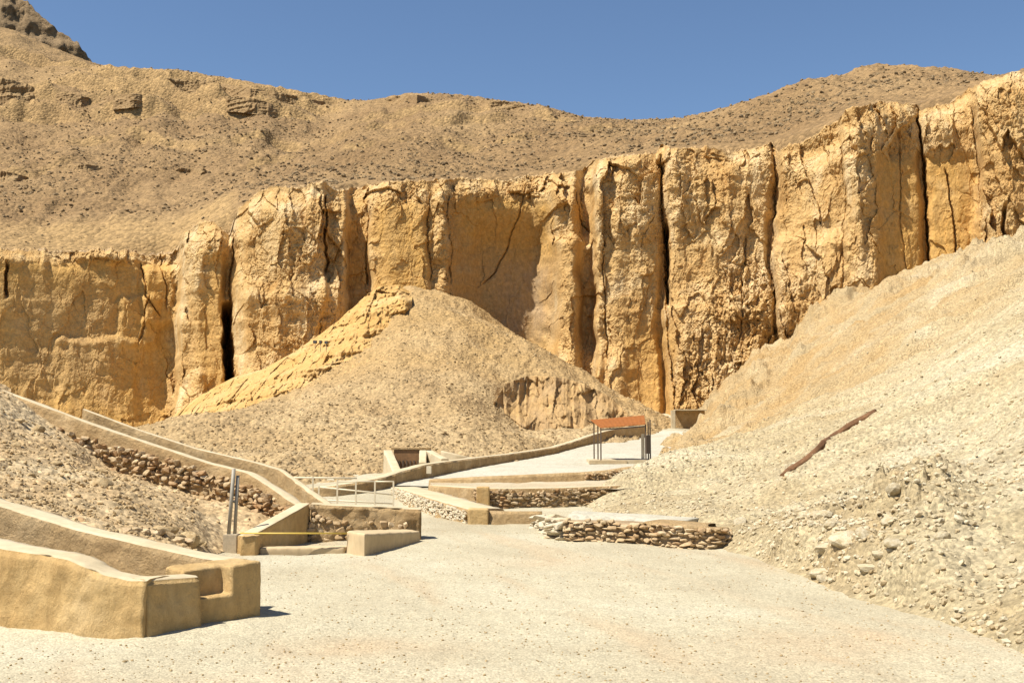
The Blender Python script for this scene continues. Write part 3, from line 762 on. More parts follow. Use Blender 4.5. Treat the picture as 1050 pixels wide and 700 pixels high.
def wall_body(name, line, thick, mat, step=.12, lump=.02, freq=1.6, seed=0, batter=.06, side=1, rnd=.04, drop=0.0, rows=14):
    """a solid wall swept along its upper front edge; side=+1 puts the thickness to the left of travel"""
    p = resample(line, step); n2 = normals2(p) * side
    zt = p[:, 2] - drop; zb = p[:, 3]
    prof = []
    for k in range(rows): prof.append((0, k / (rows - 1), 'f'))
    prof += [(.30 * rnd, 1, 'r1'), (rnd, 1, 'r2')]
    for k in range(1, 5): prof.append((k / 5, 1, 't'))
    prof += [(1, 1, 'r3'), (1, 1, 'r4')]
    for k in range(rows - 1, -1, -2): prof.append((1, k / (rows - 1), 'b'))
    V = []
    N = len(p)
    for o, h, kind in prof:
        off = np.full(N, 0.0); z = zb + (zt - zb) * h
        if kind == 'f': off = -batter * (1 - h) + 0 * off; z = np.minimum(z, zt - rnd)
        elif kind == 'r1': off = off + .3 * rnd; z = zt - .3 * rnd
        elif kind == 'r2': off = off + rnd; z = zt + 0
        elif kind == 't': off = off + rnd + (thick - 2 * rnd) * o
        elif kind == 'r3': off = off + thick - .3 * rnd; z = zt - .3 * rnd
        elif kind == 'r4': off = off + thick; z = zt - rnd
        else: off = off + thick + batter * (1 - h); z = np.minimum(z, zt - rnd)
        x = p[:, 0] + n2[:, 0] * off; y = p[:, 1] + n2[:, 1] * off
        dn = lump * (fbm(x * freq + seed, y * freq, z * freq, 3) + .35 * fbm(x * freq * 4, y * freq * 4 + seed, z * freq * 4, 2))
        sgn = -1 if kind in ('f', 'r1') else (1 if kind in ('b', 'r4', 'r3') else 0)
        x = x + n2[:, 0] * dn * sgn; y = y + n2[:, 1] * dn * sgn
        z = z + (dn * .10 if kind in 't r2 r1 r3 r4'.split() else 0)
        V.append(np.stack([x, y, z], -1))
    V = np.array(V)                               # profile x length x 3
    nr = len(V)
    f = grid_faces(nr, N)
    if side < 0: f = f[:, ::-1]
    # end caps as grids: fan to centre
    verts = V.reshape(-1, 3)
    faces = [list(q) for q in f]
    me = bpy.data.meshes.new(name)
    ends = [[k * N for k in range(nr)], [k * N + N - 1 for k in range(nr)][::-1]]
    me.from_pydata([tuple(q) for q in verts], [], faces + ends)
    bm = bmesh.new(); bm.from_mesh(me); bmesh.ops.recalc_face_normals(bm, faces=bm.faces[:]); bm.to_mesh(me); bm.free()
    for q in me.polygons: q.use_smooth = len(q.vertices) == 4
    o = link(name, me, mat)
    LAST[:] = [o, V, N, rows, side]
    return o

LAST = []
def coping(name, line, thick, mat, h=.04, over=.015, seed=0, side=1, step=.15):
    """the wall top, painted pale as if sunlit: the top strip of the wall built just before becomes a mesh of its own"""
    body, V, N, rows, sd_ = LAST
    lo_, hi_ = rows, rows + 7
    bm = bmesh.new(); bm.from_mesh(body.data); bm.verts.ensure_lookup_table()
    dele = [f for f in bm.faces if len(f.verts) == 4 and all(lo_ * N <= v.index < (hi_ + 1) * N for v in f.verts)]
    bmesh.ops.delete(bm, geom=dele, context='FACES'); bm.to_mesh(body.data); bm.free()
    f = grid_faces(hi_ - lo_ + 1, N)
    me = np_mesh(name, V[lo_:hi_ + 1].reshape(-1, 3), f, True)
    bm = bmesh.new(); bm.from_mesh(me)
    bmesh.ops.recalc_face_normals(bm, faces=bm.faces[:])
    if sum(q.normal.z for q in bm.faces) < 0: bmesh.ops.reverse_faces(bm, faces=bm.faces[:])
    bm.to_mesh(me); bm.free()
    return link(name, me, mat)

def stone_face(name, line, mat, size=.16, course=.11, depth=.14, seed=1, side=1, jitter=.35, proud=.03, rotj=1.0):
    """irregular dry laid stones over the face below an upper edge line: ONE mesh"""
    r = np.random.RandomState(seed)
    p = resample(line, .05); n2 = normals2(p) * side
    s = np.concatenate([[0], np.cumsum(np.linalg.norm(np.diff(p[:, :2], axis=0), axis=1))])
    L = s[-1]; pos = []; scl = []; yaw = []
    zmin = p[:, 3].min(); zmax = p[:, 2].max()
    z = zmin
    while z < zmax:
        ch = course * r.uniform(.75, 1.35); q = r.uniform(-.1, 0)
        while q < L:
            w = size * r.uniform(.55, 1.7); c = q + w / 2
            X = np.interp(c, s, p[:, 0]); Y = np.interp(c, s, p[:, 1]); zt = np.interp(c, s, p[:, 2]); zb = np.interp(c, s, p[:, 3])
            nx = np.interp(c, s, n2[:, 0]); ny = np.interp(c, s, n2[:, 1])
            zc = z + ch / 2 + r.normal() * .012 * rotj
            if zb - ch * .4 < zc < zt - ch * .25:
                off = -proud + r.uniform(-jitter, jitter) * depth * .5
                pos.append((X + nx * off, Y + ny * off, zc)); scl.append((w * .56, depth * .55, ch * .60 * r.uniform(.85, 1.1)))
                yaw.append(math.atan2(-nx, ny) + r.normal() * .10 * rotj)
            q += w
        z += ch
    n = len(pos)
    R = rot_matrices(np.array(yaw), r.normal(size=n) * .09 * rotj, r.normal(size=n) * .07 * rotj)
    return link(name, rocks_mesh(name, np.array(pos), np.array(scl), R, seed, 2, .48), mat)

def box_mesh(name, x0, x1, y0, y1, z0, z1, mat, bev=.01, rot=0.0, taper=0.0):
    bm = bmesh.new(); bmesh.ops.create_cube(bm, size=1)
    cx, cy, cz = (x0 + x1) / 2, (y0 + y1) / 2, (z0 + z1) / 2
    for v in bm.verts:
        k = 1 - taper * (v.co.z + .5)
        v.co = Vector((v.co.x * (x1 - x0) * k, v.co.y * (y1 - y0) * k, v.co.z * (z1 - z0)))
    if bev: bmesh.ops.bevel(bm, geom=bm.edges[:] + bm.verts[:], offset=bev, segments=2, affect='EDGES')
    bmesh.ops.rotate(bm, verts=bm.verts[:], cent=(0, 0, 0), matrix=Matrix.Rotation(rot, 3, 'Z'))
    bmesh.ops.translate(bm, verts=bm.verts[:], vec=(cx, cy, cz))
    me = bpy.data.meshes.new(name); bm.to_mesh(me); bm.free()
    return link(name, me, mat)

def bar_mesh(name, a, b, r, mat, seg=10, square=False):
    a, b = Vector(a), Vector(b); d = b - a
    bm = bmesh.new()
    bmesh.ops.create_cone(bm, cap_ends=True, segments=4 if square else seg, radius1=r, radius2=r, depth=d.length)
    if square: bmesh.ops.rotate(bm, verts=bm.verts[:], cent=(0, 0, 0), matrix=Matrix.Rotation(math.pi / 4, 3, 'Z'))
    bmesh.ops.transform(bm, verts=bm.verts[:], matrix=Matrix.Translation((a + b) / 2) @ d.to_track_quat('Z', 'Y').to_matrix().to_4x4())
    me = bpy.data.meshes.new(name); bm.to_mesh(me); bm.free()
    for q in me.polygons: q.use_smooth = len(q.vertices) == 4 and not square
    return link(name, me, mat)

def pt(px, py, d):
    return Vector([float(q) for q in P(px, py, d)])

# ------------------------------------------------------------------ near plastered wall round a sunken entrance
root = tag(empty('plastered_wall', (pt(205, 620, 11.6).x, 11.6, 0)), 'thick ochre plastered wall with pale rounded top and stepped end block in the left foreground', 'wall')
A_front = [(-300, 492, 14.2, -.1), (-150, 527, 13.0, -.1), (0, 561, 11.75, -.1), (66, 572, 11.35, -.1), (84, 580, 11.25, -.1), (104, 588, 11.2, -.1), (132, 594, 11.15, -.1), (151, 594, 11.1, -.1)]
l1 = px_line(A_front, -.1)
local(wall_body('front_wall', l1, .40, M['plaster'], lump=.055, freq=1.8, seed=2, step=.05, rnd=.05, rows=20), root)
local(coping('coping', l1, .40, M['coping'], h=.014, over=-.03, seed=3), root)
A_side = [(151, 594, 11.1, -.1), (176, 592, 11.35, -.1), (204, 590, 11.62, -.1)]
l2 = px_line(A_side, -.1)
o = wall_body('side_wall', l2, .36, M['plaster'], lump=.028, freq=2.0, seed=5, step=.05, rnd=.05, rows=20); local(o, root)
local(coping('coping', l2, .36, M['coping'], h=.014, over=-.03, seed=4), root)
l3 = px_line(A_back, -.1)
local(wall_body('back_wall', l3, .40, M['plaster_rough'], lump=.045, freq=2.2, seed=8, step=.08, rnd=.05, rows=20), root)
local(coping('coping', l3, .40, M['coping'], h=.014, over=-.03, seed=6), root)
# end block: lower plinth under the notch, taller rear and right part
def prism_block(name, foot, z0, z1, mat, lump=.015, seed=0, sub=.07, extra=None):
    bm = bmesh.new()
    if extra:
        eb = [bm.verts.new((q[0], q[1], z0)) for q in extra[0]]; et = [bm.verts.new((q[0], q[1], extra[1])) for q in extra[0]]
        bm.faces.new(eb[::-1]); bm.faces.new(et)
        for k in range(len(eb)): bm.faces.new((eb[k], eb[(k + 1) % len(eb)], et[(k + 1) % len(eb)], et[k]))
    vb = [bm.verts.new((q[0], q[1], z0)) for q in foot]
    vt = [bm.verts.new((q[0], q[1], z1[k] if hasattr(z1, '__len__') else z1)) for k, q in enumerate(foot)]
    n = len(foot)
    bm.faces.new(vb[::-1]); bm.faces.new(vt)
    for k in range(n): bm.faces.new((vb[k], vb[(k + 1) % n], vt[(k + 1) % n], vt[k]))
    bmesh.ops.recalc_face_normals(bm, faces=bm.faces[:])
    me = bpy.data.meshes.new(name); bm.to_mesh(me); bm.free()
    o = bpy.data.objects.new(name, me); COL.objects.link(o)
    rm = o.modifiers.new("r", 'REMESH'); rm.mode = 'VOXEL'; rm.voxel_size = sub * .4
    sm = o.modifiers.new("s", 'SMOOTH'); sm.iterations = 4; sm.factor = .5
    bpy.context.view_layer.update()
    me2 = bpy.data.meshes.new_from_object(o.evaluated_get(bpy.context.evaluated_depsgraph_get()))
    bpy.data.objects.remove(o); me2.name = name
    n = len(me2.vertices)
    co = np.empty(n * 3, np.float32); me2.vertices.foreach_get("co", co); co = co.reshape(-1, 3).astype(float)
    no = np.empty(n * 3, np.float32); me2.vertices.foreach_get("normal", no); no = no.reshape(-1, 3)
    co = co + no * (lump * fbm(co[:, 0] * 2.2 + seed, co[:, 1] * 2.2, co[:, 2] * 2.2, 4))[:, None]
    me2.vertices.foreach_set("co", co.astype(np.float32).ravel()); me2.update()
    for q in me2.polygons: q.use_smooth = True
    return link(name, me2, mat)
def at_ground(px, d): return ((px - 525) / F * d, d)
zA = Z(204, 586, 11.65); zN = Z(222, 612, 11.8)
f0 = at_ground(203, 11.63); f1 = at_ground(242, 11.98); f2 = at_ground(272, 12.25)
nrm = np.array([-(f2[1] - f0[1]), f2[0] - f0[0]]); nrm /= np.linalg.norm(nrm)
def back(q, k): return (q[0] + nrm[0] * k, q[1] + nrm[1] * k)
zt = Z(268, 577, 12.25)
f1x = (f1[0] + (f2[0] - f1[0]) * .3, f1[1] + (f2[1] - f1[1]) * .3); f0x = (f0[0] - (f1[0] - f0[0]) * .12, f0[1] - (f1[1] - f0[1]) * .12)
local(prism_block('end_block', [f1, f2, back(f2, .52), back(f0, .55), back(f0, .20), back(f1, .20)], -.1, [zt, zt + .03, zt + .03, zt - .01, zt - .03, zt - .01], M['plaster'], .014, 3, sub=.05, extra=([f0x, back(f1x, .003), back(f1x, .28), back(f0x, .28)], zN)), root)

# ------------------------------------------------------------------ dry stone row behind the near wall
row = [(-120, 470, 15.2), (0, 508, 15.0), (60, 524, 14.9), (110, 533, 15.2), (150, 541, 15.8), (185, 551, 16.6)]
ln = px_line(row, lambda px, d: float(left_z(px, d - .2, False)) - .35)
tag(stone_face('dry_stone_wall', ln, M['brown_stone'], .15, .10, .2, 11, 1, .9, .05, rotj=2.5), 'low tumbledown dry stone wall along the foot of the left rubble bank', 'stone wall')

# ------------------------------------------------------------------ upper passage wall with exposed stones, and its far twin
root = tag(empty('passage_wall', (pt(215, 500, 22.4).x, 22.4, .5)), 'long sloping plastered wall with exposed stones running down the left bank', 'wall')
lb = px_line([q for q in B_line if q[0] >= -130], lambda px, d: float(left_z(px, d, False)) - .3)
local(wall_body('wall', lb, .24, M['plaster_rough'], lump=.05, freq=1.6, seed=12, step=.12, rnd=.05, batter=.08), root)
local(coping('coping', lb, .24, M['coping'], h=.014, over=-.02, seed=13), root)
low = [(a[0], a[1], a[2] - (.26 + .12 * math.sin(k)), a[3] + .05) for k, a in enumerate(lb) if k >= 1]
low[-1] = (lb[-1][0], lb[-1][1], lb[-1][2] - .05, lb[-1][3]); low[-2] = (lb[-2][0], lb[-2][1], lb[-2][2] - .10, lb[-2][3])
local(stone_face('exposed_stone', low, M['stone'], .12, .08, .16, 14, 1, 1.0, .05, rotj=2.2), root)
root = tag(empty('passage_wall', (pt(285, 500, 24.4).x, 24.4, .3)), 'far shaded brown wall of the sunken passage, seen over the near passage wall', 'wall')
lc = px_line([(84, 419, 26.2), (140, 440, 25.7), (200, 459.5, 25.2), (262, 474, 24.6), (285, 481, 24.2), (310, 500, 23.1), (333, 516, 22.2)], -.3)
local(wall_body('wall', lc, .18, M['plaster_rough'], lump=.045, freq=2.2, seed=22, step=.12, rnd=.04, batter=0), root)
local(coping('coping', lc, .10, M['coping'], h=.012, over=-.01, seed=23), root)

# ------------------------------------------------------------------ wing wall, low front wall, pier, slab, kerb
root = tag(empty('wing_wall', (pt(285, 540, 19.6).x, 19.6, 0)), 'sloping plastered wing wall with broad white top beside the yellow bar', 'wall')
a0 = pt(318, 515.5, 20.75); a1 = pt(258, 549, 18.75)
lw = [(a1.x, a1.y, a1.z, -.1), (a0.x, a0.y, a0.z, -.1)]
local(wall_body('wall', lw, .27, M['plaster'], lump=.015, seed=31, step=.1, rnd=.03, batter=0), root)
local(coping('coping', lw, .42, M['coping'], h=.02, over=0, seed=32), root)
root = tag(empty('retaining_wall', (pt(375, 552, 20.6).x, 20.6, 0)), 'rough stone and plaster retaining wall below the cream railing', 'wall')
ld = px_line([(319, 516, 20.7), (345, 517.5, 20.75), (385, 519, 20.9), (418, 521, 21.0), (432, 521.5, 21.05)], -.1)
local(wall_body('wall', ld, .5, M['plaster_rough'], lump=.07, freq=2.6, seed=33, step=.07, rnd=.05, batter=.05, rows=18), root)
ls = [(a[0], a[1], a[2] - (.02 if k < 1 else .28), a[3]) for k, a in enumerate(ld[:4])]
local(stone_face('exposed_stone', ls, M['brown_stone'], .11, .08, .10, 35, 1, .8, .01, rotj=3), root)
local(coping('coping', ld, .46, M['coping'], h=.02, over=-.02, seed=34), root)
k0 = pt(355, 546, 19.0); k1 = pt(374, 547, 18.55); k2 = pt(431, 541, 20.75)
tag(prism_block('kerb_wall', [(k0.x, k0.y), (k1.x, k1.y), (k2.x, k2.y), (k2.x - .30, k2.y + .28)], -.1, [k1.z + .02, k1.z, k2.z - .06, k2.z - .04], M['kerb'], .006, 7), 'smooth pinkish cement kerb wall jutting out in front of the railed platform', 'kerb')
root = tag(empty('entrance_step', (pt(300, 560, 18.7).x, 18.8, 0)), 'low plastered step with a small pier at the foot of the wing wall', 'step')
q0 = pt(246, 549, 18.55); q1 = pt(264, 549, 18.6)
local(prism_block('pier', [(q0.x, q0.y), (q1.x, q1.y), (q1.x, q1.y + .28), (q0.x, q0.y + .28)], -.1, q0.z, M['plaster'], .006, 9), root)
s0 = pt(266, 562, 18.75); s1 = pt(353, 562, 18.95)
local(prism_block('slab', [(s0.x, s0.y), (s1.x, s1.y), (s1.x + .1, s1.y + .35), (s0.x, s0.y + .35)], -.1, .085, M['kerb'], .006, 10), root)
bar = bar_mesh('barrier_bar', pt(246, 546.5, 18.53), pt(356, 546.5, 18.95), .013, M['yellow'])
tag(bar, 'thin yellow barrier bar lying from the small pier to the kerb', 'barrier')

# ------------------------------------------------------------------ lamp post
b = pt(237, 562, 19.1); k = 19.1 / F
root = tag(empty('lamp_post', (b.x, b.y, 0)), 'twin grey steel post standing in a small concrete block by the bank', 'post')
local(box_mesh('base', b.x - 7.2 * k, b.x + 7.2 * k, b.y - .1, b.y + .18, -.05, 17 * k, M['concrete'], .012), root)
local(bar_mesh('pole', (b.x - 3.2 * k, b.y + .02, 15 * k), (b.x + .6 * k, b.y + .03, 83 * k), .032, M['steel']), root)
local(bar_mesh('pole', (b.x + 2.4 * k, b.y + .06, 15 * k), (b.x + 4.2 * k, b.y + .08, 76 * k), .03, M['steel']), root)
local(bar_mesh('brace', (b.x - .5 * k, b.y + .03, 50 * k), (b.x + 3.4 * k, b.y + .07, 50 * k), .018, M['steel'], 6), root)

# ------------------------------------------------------------------ cream railing behind the platform
rd = 27.0
root = tag(empty('railing', (pt(362, 515, rd).x, rd, 0)), 'thin cream metal railing on the white platform left of the path', 'railing')
rb = .0
for px, y0 in ((321, 489), (327, 498), (346, 491.5), (365, 493), (384.5, 493), (403.5, 493.5)):
    q = pt(px, y0, rd)
    g_ = float(ground_z(px, rd)) - .02
    local(bar_mesh('post', (q.x, q.y, g_), (q.x, q.y, q.z), .026, M['cream_paint'], square=True), root)
for (xa, ya), (xb, yb) in (((300, 489.5), (366, 490)), ((326, 499), (404, 507)), ((384, 493.5), (404, 493.5)), ((346, 493), (385, 493.5)), ((322, 512), (403, 516))):
    local(bar_mesh('rail', pt(xa, ya, rd), pt(xb, yb, rd), .02, M['cream_paint'], 6), root)
# white platform slab the railing looks over
p0, p1, p2, p3 = pt(318, 517, 21.3), pt(432, 521, 21.6), pt(410, 508, 26.8), pt(325, 508, 26.8)

# ------------------------------------------------------------------ long parapet along the path
lg = px_line([(316, 500, 35), (345, 497, 35.2), (372, 493, 35.9), (395, 488.5, 37), (415, 482, 39), (436, 476, 41), (460, 472.5, 44), (487, 469, 47), (523, 465, 51), (548, 461.5, 54), (569, 458, 56.5), (590, 452, 60), (605, 446.6, 64), (624, 441, 68), (645, 437.5, 71), (662, 436, 73)],
             lambda px, d: float(G(px, d)) - .25)
root = tag(empty('parapet_wall', (lg[7][0], lg[7][1], lg[7][3])), 'long low brown plastered parapet curving uphill along the white path', 'wall')
local(wall_body('wall', lg, .4, M['plaster_rough'], lump=.05, freq=1.0, seed=41, step=.25, rnd=.06, batter=.05), root)
local(coping('coping', lg, .36, M['coping'], h=.02, over=-.02, seed=42, step=.25), root)
q = pt(440, 481.5, 40.9)
tag(box_mesh('junction_box', q.x - .09, q.x + .09, q.y - .14, q.y + .02, q.z - .14, q.z + .14, M['cream_paint'], .01), 'small pale box fixed to the long brown parapet', 'box')

# ------------------------------------------------------------------ sunken tomb entrance at the foot of the mound
td = 46.0
root = tag(empty('tomb_entrance', (pt(420, 478, td).x, td, 1.0)), 'small tomb entrance with brown door and two white slanted wing walls', 'tomb entrance')
zd0 = Z(420, 483, td); zd1 = Z(420, 461, td)
x0, x1 = pt(403, 470, td).x, pt(437.5, 470, td).x
local(box_mesh('door', x0, x1, td + .30, td + .42, zd0 - .3, zd1, M['door'], .01), root)
for k in range(9):
    xx_ = x0 + (x1 - x0) * (k + .5) / 9
    local(box_mesh('door_bar', xx_ - .028, xx_ + .028, td + .24, td + .297, zd0 - .3, zd0 + .45, M['brown_metal'], 0), root)
local(box_mesh('lintel', x0 - .12, x1 + .12, td + .25, td + .9, zd1 + .002, zd1 + .09, M['plaster_rough'], .02), root)
def slant(name, a, b_, w, hgt, mat):
    A_, B_ = Vector(a), Vector(b_)
    ln_ = [(A_.x, A_.y, A_.z, A_.z - hgt), (B_.x, B_.y, B_.z, B_.z - hgt)]
    return wall_body(name, ln_, w, mat, lump=.012, seed=3, step=.1, rnd=.03, batter=0)
local(slant('wing_wall', pt(412, 483, 43.2), pt(402, 461, 46.3), .36, 1.0, M['coping']), root)
local(slant('wing_wall', pt(437, 474, 44.8), pt(437.5, 461, 46.3), .30, 1.0, M['coping']), root)
local(slant('wing_wall', pt(460, 470, 44.3), pt(442, 460.5, 46.6), .30, .9, M['coping']), root)
ln_ = px_line([(452, 462, 48.5), (470, 466, 48.2), (492, 470, 48.4)], lambda px, d: float(G(px, d)) - .2)
tag(wall_body('kerb_wall', ln_, .25, M['coping'], lump=.02, seed=9, step=.2, rnd=.03), 'thin white kerb running down the mound right of the tomb entrance', 'kerb')

# ------------------------------------------------------------------ sunken entrance beside the path: curved white-capped wall, terraces
root = tag(empty('curved_wall', (pt(441, 520, 29).x, 29, 0)), 'low curved wall with wide white top and rough stone outer face beside the path', 'wall')
le = px_line([(480, 521.5, 25.0), (458, 515.5, 26.6), (441, 510.5, 28.4), (424, 505, 31), (410, 501, 34.2), (404, 498.8, 36.4)][::-1], -.12)
local(wall_body('wall', le, .85, M['plaster_rough'], lump=.05, freq=2, seed=51, step=.12, rnd=.05, batter=.12), root)
local(stone_face('stone_facing', [(a[0], a[1], a[2] - .02, a[3]) for a in le], M['white_stone'], .095, .05, .08, 52, 1, .8, .07, rotj=1.5), root)
local(coping('coping', le, .82, M['coping'], h=.02, over=-.01, seed=53), root)
q0 = pt(479.5, 521.5, 24.6); q1 = pt(501, 523, 24.6)
tag(prism_block('pier', [(q0.x, q0.y), (q1.x, q1.y), (q1.x, q1.y + .5), (q0.x, q0.y + .5)], -.1, q0.z, M['plaster'], .006, 15), 'square plastered pier ending the curved white-topped wall', 'pier')
ln_ = px_line([(501.5, 524, 24.7), (530, 524.5, 24.7), (556, 524.5, 24.7)], -.1)
tag(wall_body('low_wall', ln_, .3, M['plaster_rough'], lump=.03, freq=2, seed=55, step=.12, rnd=.04), 'low brown wall between the square pier and the white stones', 'wall')
root = tag(empty('terrace_wall', (pt(560, 515, 30).x, 30, 0)), 'stone faced terrace wall behind the low brown wall', 'wall')
l2 = px_line([(440, 497, 33.0), (462, 498.5, 31.2), (488, 500, 30.2), (520, 500.5, 30.0), (580, 499.5, 30.2), (640, 497, 30.6)], -.15)
local(wall_body('wall', l2, .35, M['plaster_rough'], lump=.04, freq=1.8, seed=56, step=.15, rnd=.04), root)
l2s = [(a[0], a[1], a[2] - .03, a[3]) for a in l2[2:]]
local(stone_face('stone_facing', l2s, M['stone'], .13, .065, .12, 57, 1, .9, .05, rotj=2), root)
local(coping('coping', l2, .32, M['coping'], h=.015, over=-.02, seed=60), root)
q0 = pt(488.5, 499.5, 29.7); q1 = pt(502, 499.5, 29.7)
local(prism_block('pier', [(q0.x, q0.y), (q1.x, q1.y), (q1.x, q1.y + .3), (q0.x, q0.y + .3)], -.1, q0.z + .02, M['plaster'], .006, 17), root)
# terrace fill between the two walls
d, px = polar(442, 652, 120, 30.3, 36.5, 40)
x, y = xy(px, d)
z = np.interp(px, [440, 560, 690], [.42, .46, .55]) + .03 * fbm(x * 1.5, y * 1.5, 4, 3)
lo = np.interp(d, [30.3, 33, 36.5], [492, 448, 438])
structure(link('terrace', np_mesh('terrace', np.stack([x, y, z], -1).reshape(-1, 3), grid_faces(*px.shape, keep=px > lo), True, {'dirt': .6 + 0 * z}), M['gravel']))
root = tag(empty('terrace_wall', (pt(540, 490, 35.5).x, 35.5, .4)), 'upper brown terrace wall edging the white path below the shelter', 'wall')
lh = px_line([(440, 491, 36.6), (480, 489, 35.6), (540, 486.5, 35.6), (600, 484, 36), (625, 482, 36.4), (660, 477, 37.4)], .1)
local(wall_body('wall', lh, .4, M['plaster_rough'], lump=.04, freq=1.5, seed=58, step=.15, rnd=.05), root)
lhs = [(a[0], a[1], a[2] - .02, a[3]) for a in lh[3:]]
local(stone_face('stone_facing', lhs, M['stone'], .13, .065, .12, 59, 1, .9, .05, rotj=2), root)

# ------------------------------------------------------------------ dry stone wall on the right with bleached stones at its left end
root = tag(empty('dry_stone_wall', (pt(665, 560, 19.6).x, 19.8, 0)), 'brown dry stone wall with mud topped right end at the foot of the pale slope', 'stone wall')
lk = px_line([(581, 531, 20.9), (620, 532, 20.6), (660, 535.5, 20.2), (700, 538.5, 19.8), (728, 541, 19.6), (741, 542, 19.75), (746, 541, 20.2)], -.12)
local(wall_body('core', [(a[0], a[1], a[2] - .05, a[3]) for a in lk], 1.1, M['mortar'], lump=.03, seed=61, step=.1, rnd=.04), root)
local(stone_face('stonework', lk, M['brown_stone'], .12, .05, .16, 62, 1, .8, .03, rotj=1.2), root)
mud = [(a[0], a[1], a[2] + .015, a[2] - .09 - .05 * k) for k, a in enumerate(lk[2:])]
local(wall_body('mud_cap', mud, .9, M['plaster_rough'], lump=.035, freq=3, seed=63, step=.08, rnd=.04, batter=0), root)
top = px_line([(583, 528, 21.05), (640, 531, 20.9), (700, 535.5, 20.4)], 0)
local(wall_body('gravel_fill', [(a[0], a[1] + .12, a[2] - .0, a[2] - .12) for a in top], 1.5, M['path'], lump=.05, freq=2, seed=64, step=.12, rnd=.1, batter=0), root)
lwst = px_line([(556, 527, 24.6), (562, 528.5, 23.4), (570, 530, 22.2), (579, 531, 21.0)], -.12)
tag(stone_face('white_stone_pile', lwst, M['white_stone'], .17, .09, .42, 65, 1, .7, .02, rotj=2), 'bleached white stones piled at the left end of the dry stone wall', 'stone pile')

# ------------------------------------------------------------------ shelter
sdp = 50.0; k = sdp / F
root = tag(empty('shelter', (pt(637, 472, sdp).x, sdp + .5, .5)), 'open shelter with rust orange sheet roof on thin brown posts', 'shelter')
sx0, sx1 = pt(604, 470, sdp).x, pt(665.5, 470, sdp).x
zb_ = Z(635, 472, sdp)
local(box_mesh('plinth', sx0, sx1, sdp - .05, sdp + 2.4, zb_ - .9, zb_ + .02, M['coping'], .03), root)
local(box_mesh('plinth_edge', sx0 + .01, sx1 - 1.0, sdp - .11, sdp - .052, zb_ - .16, zb_ + .01, M['kerb'], .01), root)
def roof_mesh(name, mat):
    A0, A1 = pt(616, 438.3, sdp), pt(662, 434.5, sdp); B0, B1 = pt(605.5, 430.3, sdp + 2.2), pt(660.5, 425.5, sdp + 2.2)
    B0.x, B1.x = B0.x, B1.x
    bm = bmesh.new(); n = 46; rows = []
    for t_ in (0, 1):
        for i in range(n + 1):
            s_ = i / n
            for v_ in (0, 1):
                q = (A0.lerp(A1, s_)).lerp(B0.lerp(B1, s_), v_)
                q = q + Vector((0, 0,   .005 * math.sin(s_ * 46 * math.pi * .5) - t_ * .03))
                rows.append(bm.verts.new(q))
    S = 2 * (n + 1)
    for i in range(n):
        a = 2 * i
        bm.faces.new((rows[a], rows[a + 2], rows[a + 3], rows[a + 1]))
        bm.faces.new((rows[S + a], rows[S + a + 1], rows[S + a + 3], rows[S + a + 2]))
        bm.faces.new((rows[a], rows[S + a], rows[S + a + 2], rows[a + 2]))
        bm.faces.new((rows[a + 1], rows[a + 3], rows[S + a + 3], rows[S + a + 1]))
    bm.faces.new((rows[0], rows[1], rows[S + 1], rows[S])); e = 2 * n
    bm.faces.new((rows[e], rows[S + e], rows[S + e + 1], rows[e + 1]))
    bmesh.ops.recalc_face_normals(bm, faces=bm.faces[:])
    me = bpy.data.meshes.new(name); bm.to_mesh(me); bm.free(); return link(name, me, mat), (A0, A1, B0, B1)
ro, (A0, A1, B0, B1) = roof_mesh('roof', M['rust_roof']); local(ro, root)
local(bar_mesh('beam', A0 - Vector((0, -.06, .10)), A1 - Vector((0, -.06, .10)), .045, M['brown_metal'], square=True), root)
local(bar_mesh('beam', B0 - Vector((0, .06, .10)), B1 - Vector((0, .06, .10)), .045, M['brown_metal'], square=True), root)
for px, dd_, y1 in ((616, sdp + .12, 438), (613, sdp + 1.2, 435), (609, sdp + 2.2, 432.5), (662, sdp + .12, 435), (664.5, sdp + 1.2, 432), (666.5, sdp + 2.2, 430)):
    q = pt(px, y1, dd_)
    local(bar_mesh('post', (q.x, q.y, zb_), (q.x, q.y, q.z), .042, M['brown_metal'], square=True), root)
q = pt(664, 455, sdp + .6)
local(box_mesh('notice_board', q.x - .12, q.x + .12, q.y - .03, q.y + .03, zb_ + .3, zb_ + 1.15, M['brown_metal'], .008), root)
q = pt(659, 444.5, sdp + .9)
tag(box_mesh('white_post', q.x - .07, q.x + .07, q.y - .07, q.y + .07, zb_ - .1, q.z, M['cream_paint'], .01), 'short white post standing beside the right posts of the shelter', 'post')

# small walled entrance right of the shelter, half behind the slope
hd = 78.0
root = tag(empty('tomb_doorway', (pt(702, 430, hd).x, hd, 2.4)), 'small brown walled doorway with pale pier right of the shelter', 'tomb entrance')
a = pt(688.3, 420.5, hd); b_ = pt(692.3, 420.5, hd); c_ = pt(725, 420.5, hd)
local(box_mesh('pier', a.x, b_.x, hd - .1, hd + .4, a.z - 1.6, a.z, M['coping'], .02), root)
local(box_mesh('wall', b_.x + .003, c_.x, hd + .9, hd + 1.2, a.z - 1.8, a.z - .02, M['plaster_rough'], .02), root)
local(box_mesh('lintel', b_.x + .003, c_.x, hd - .05, hd + 1.3, a.z - .016, a.z + .07, M['coping'], .02), root)

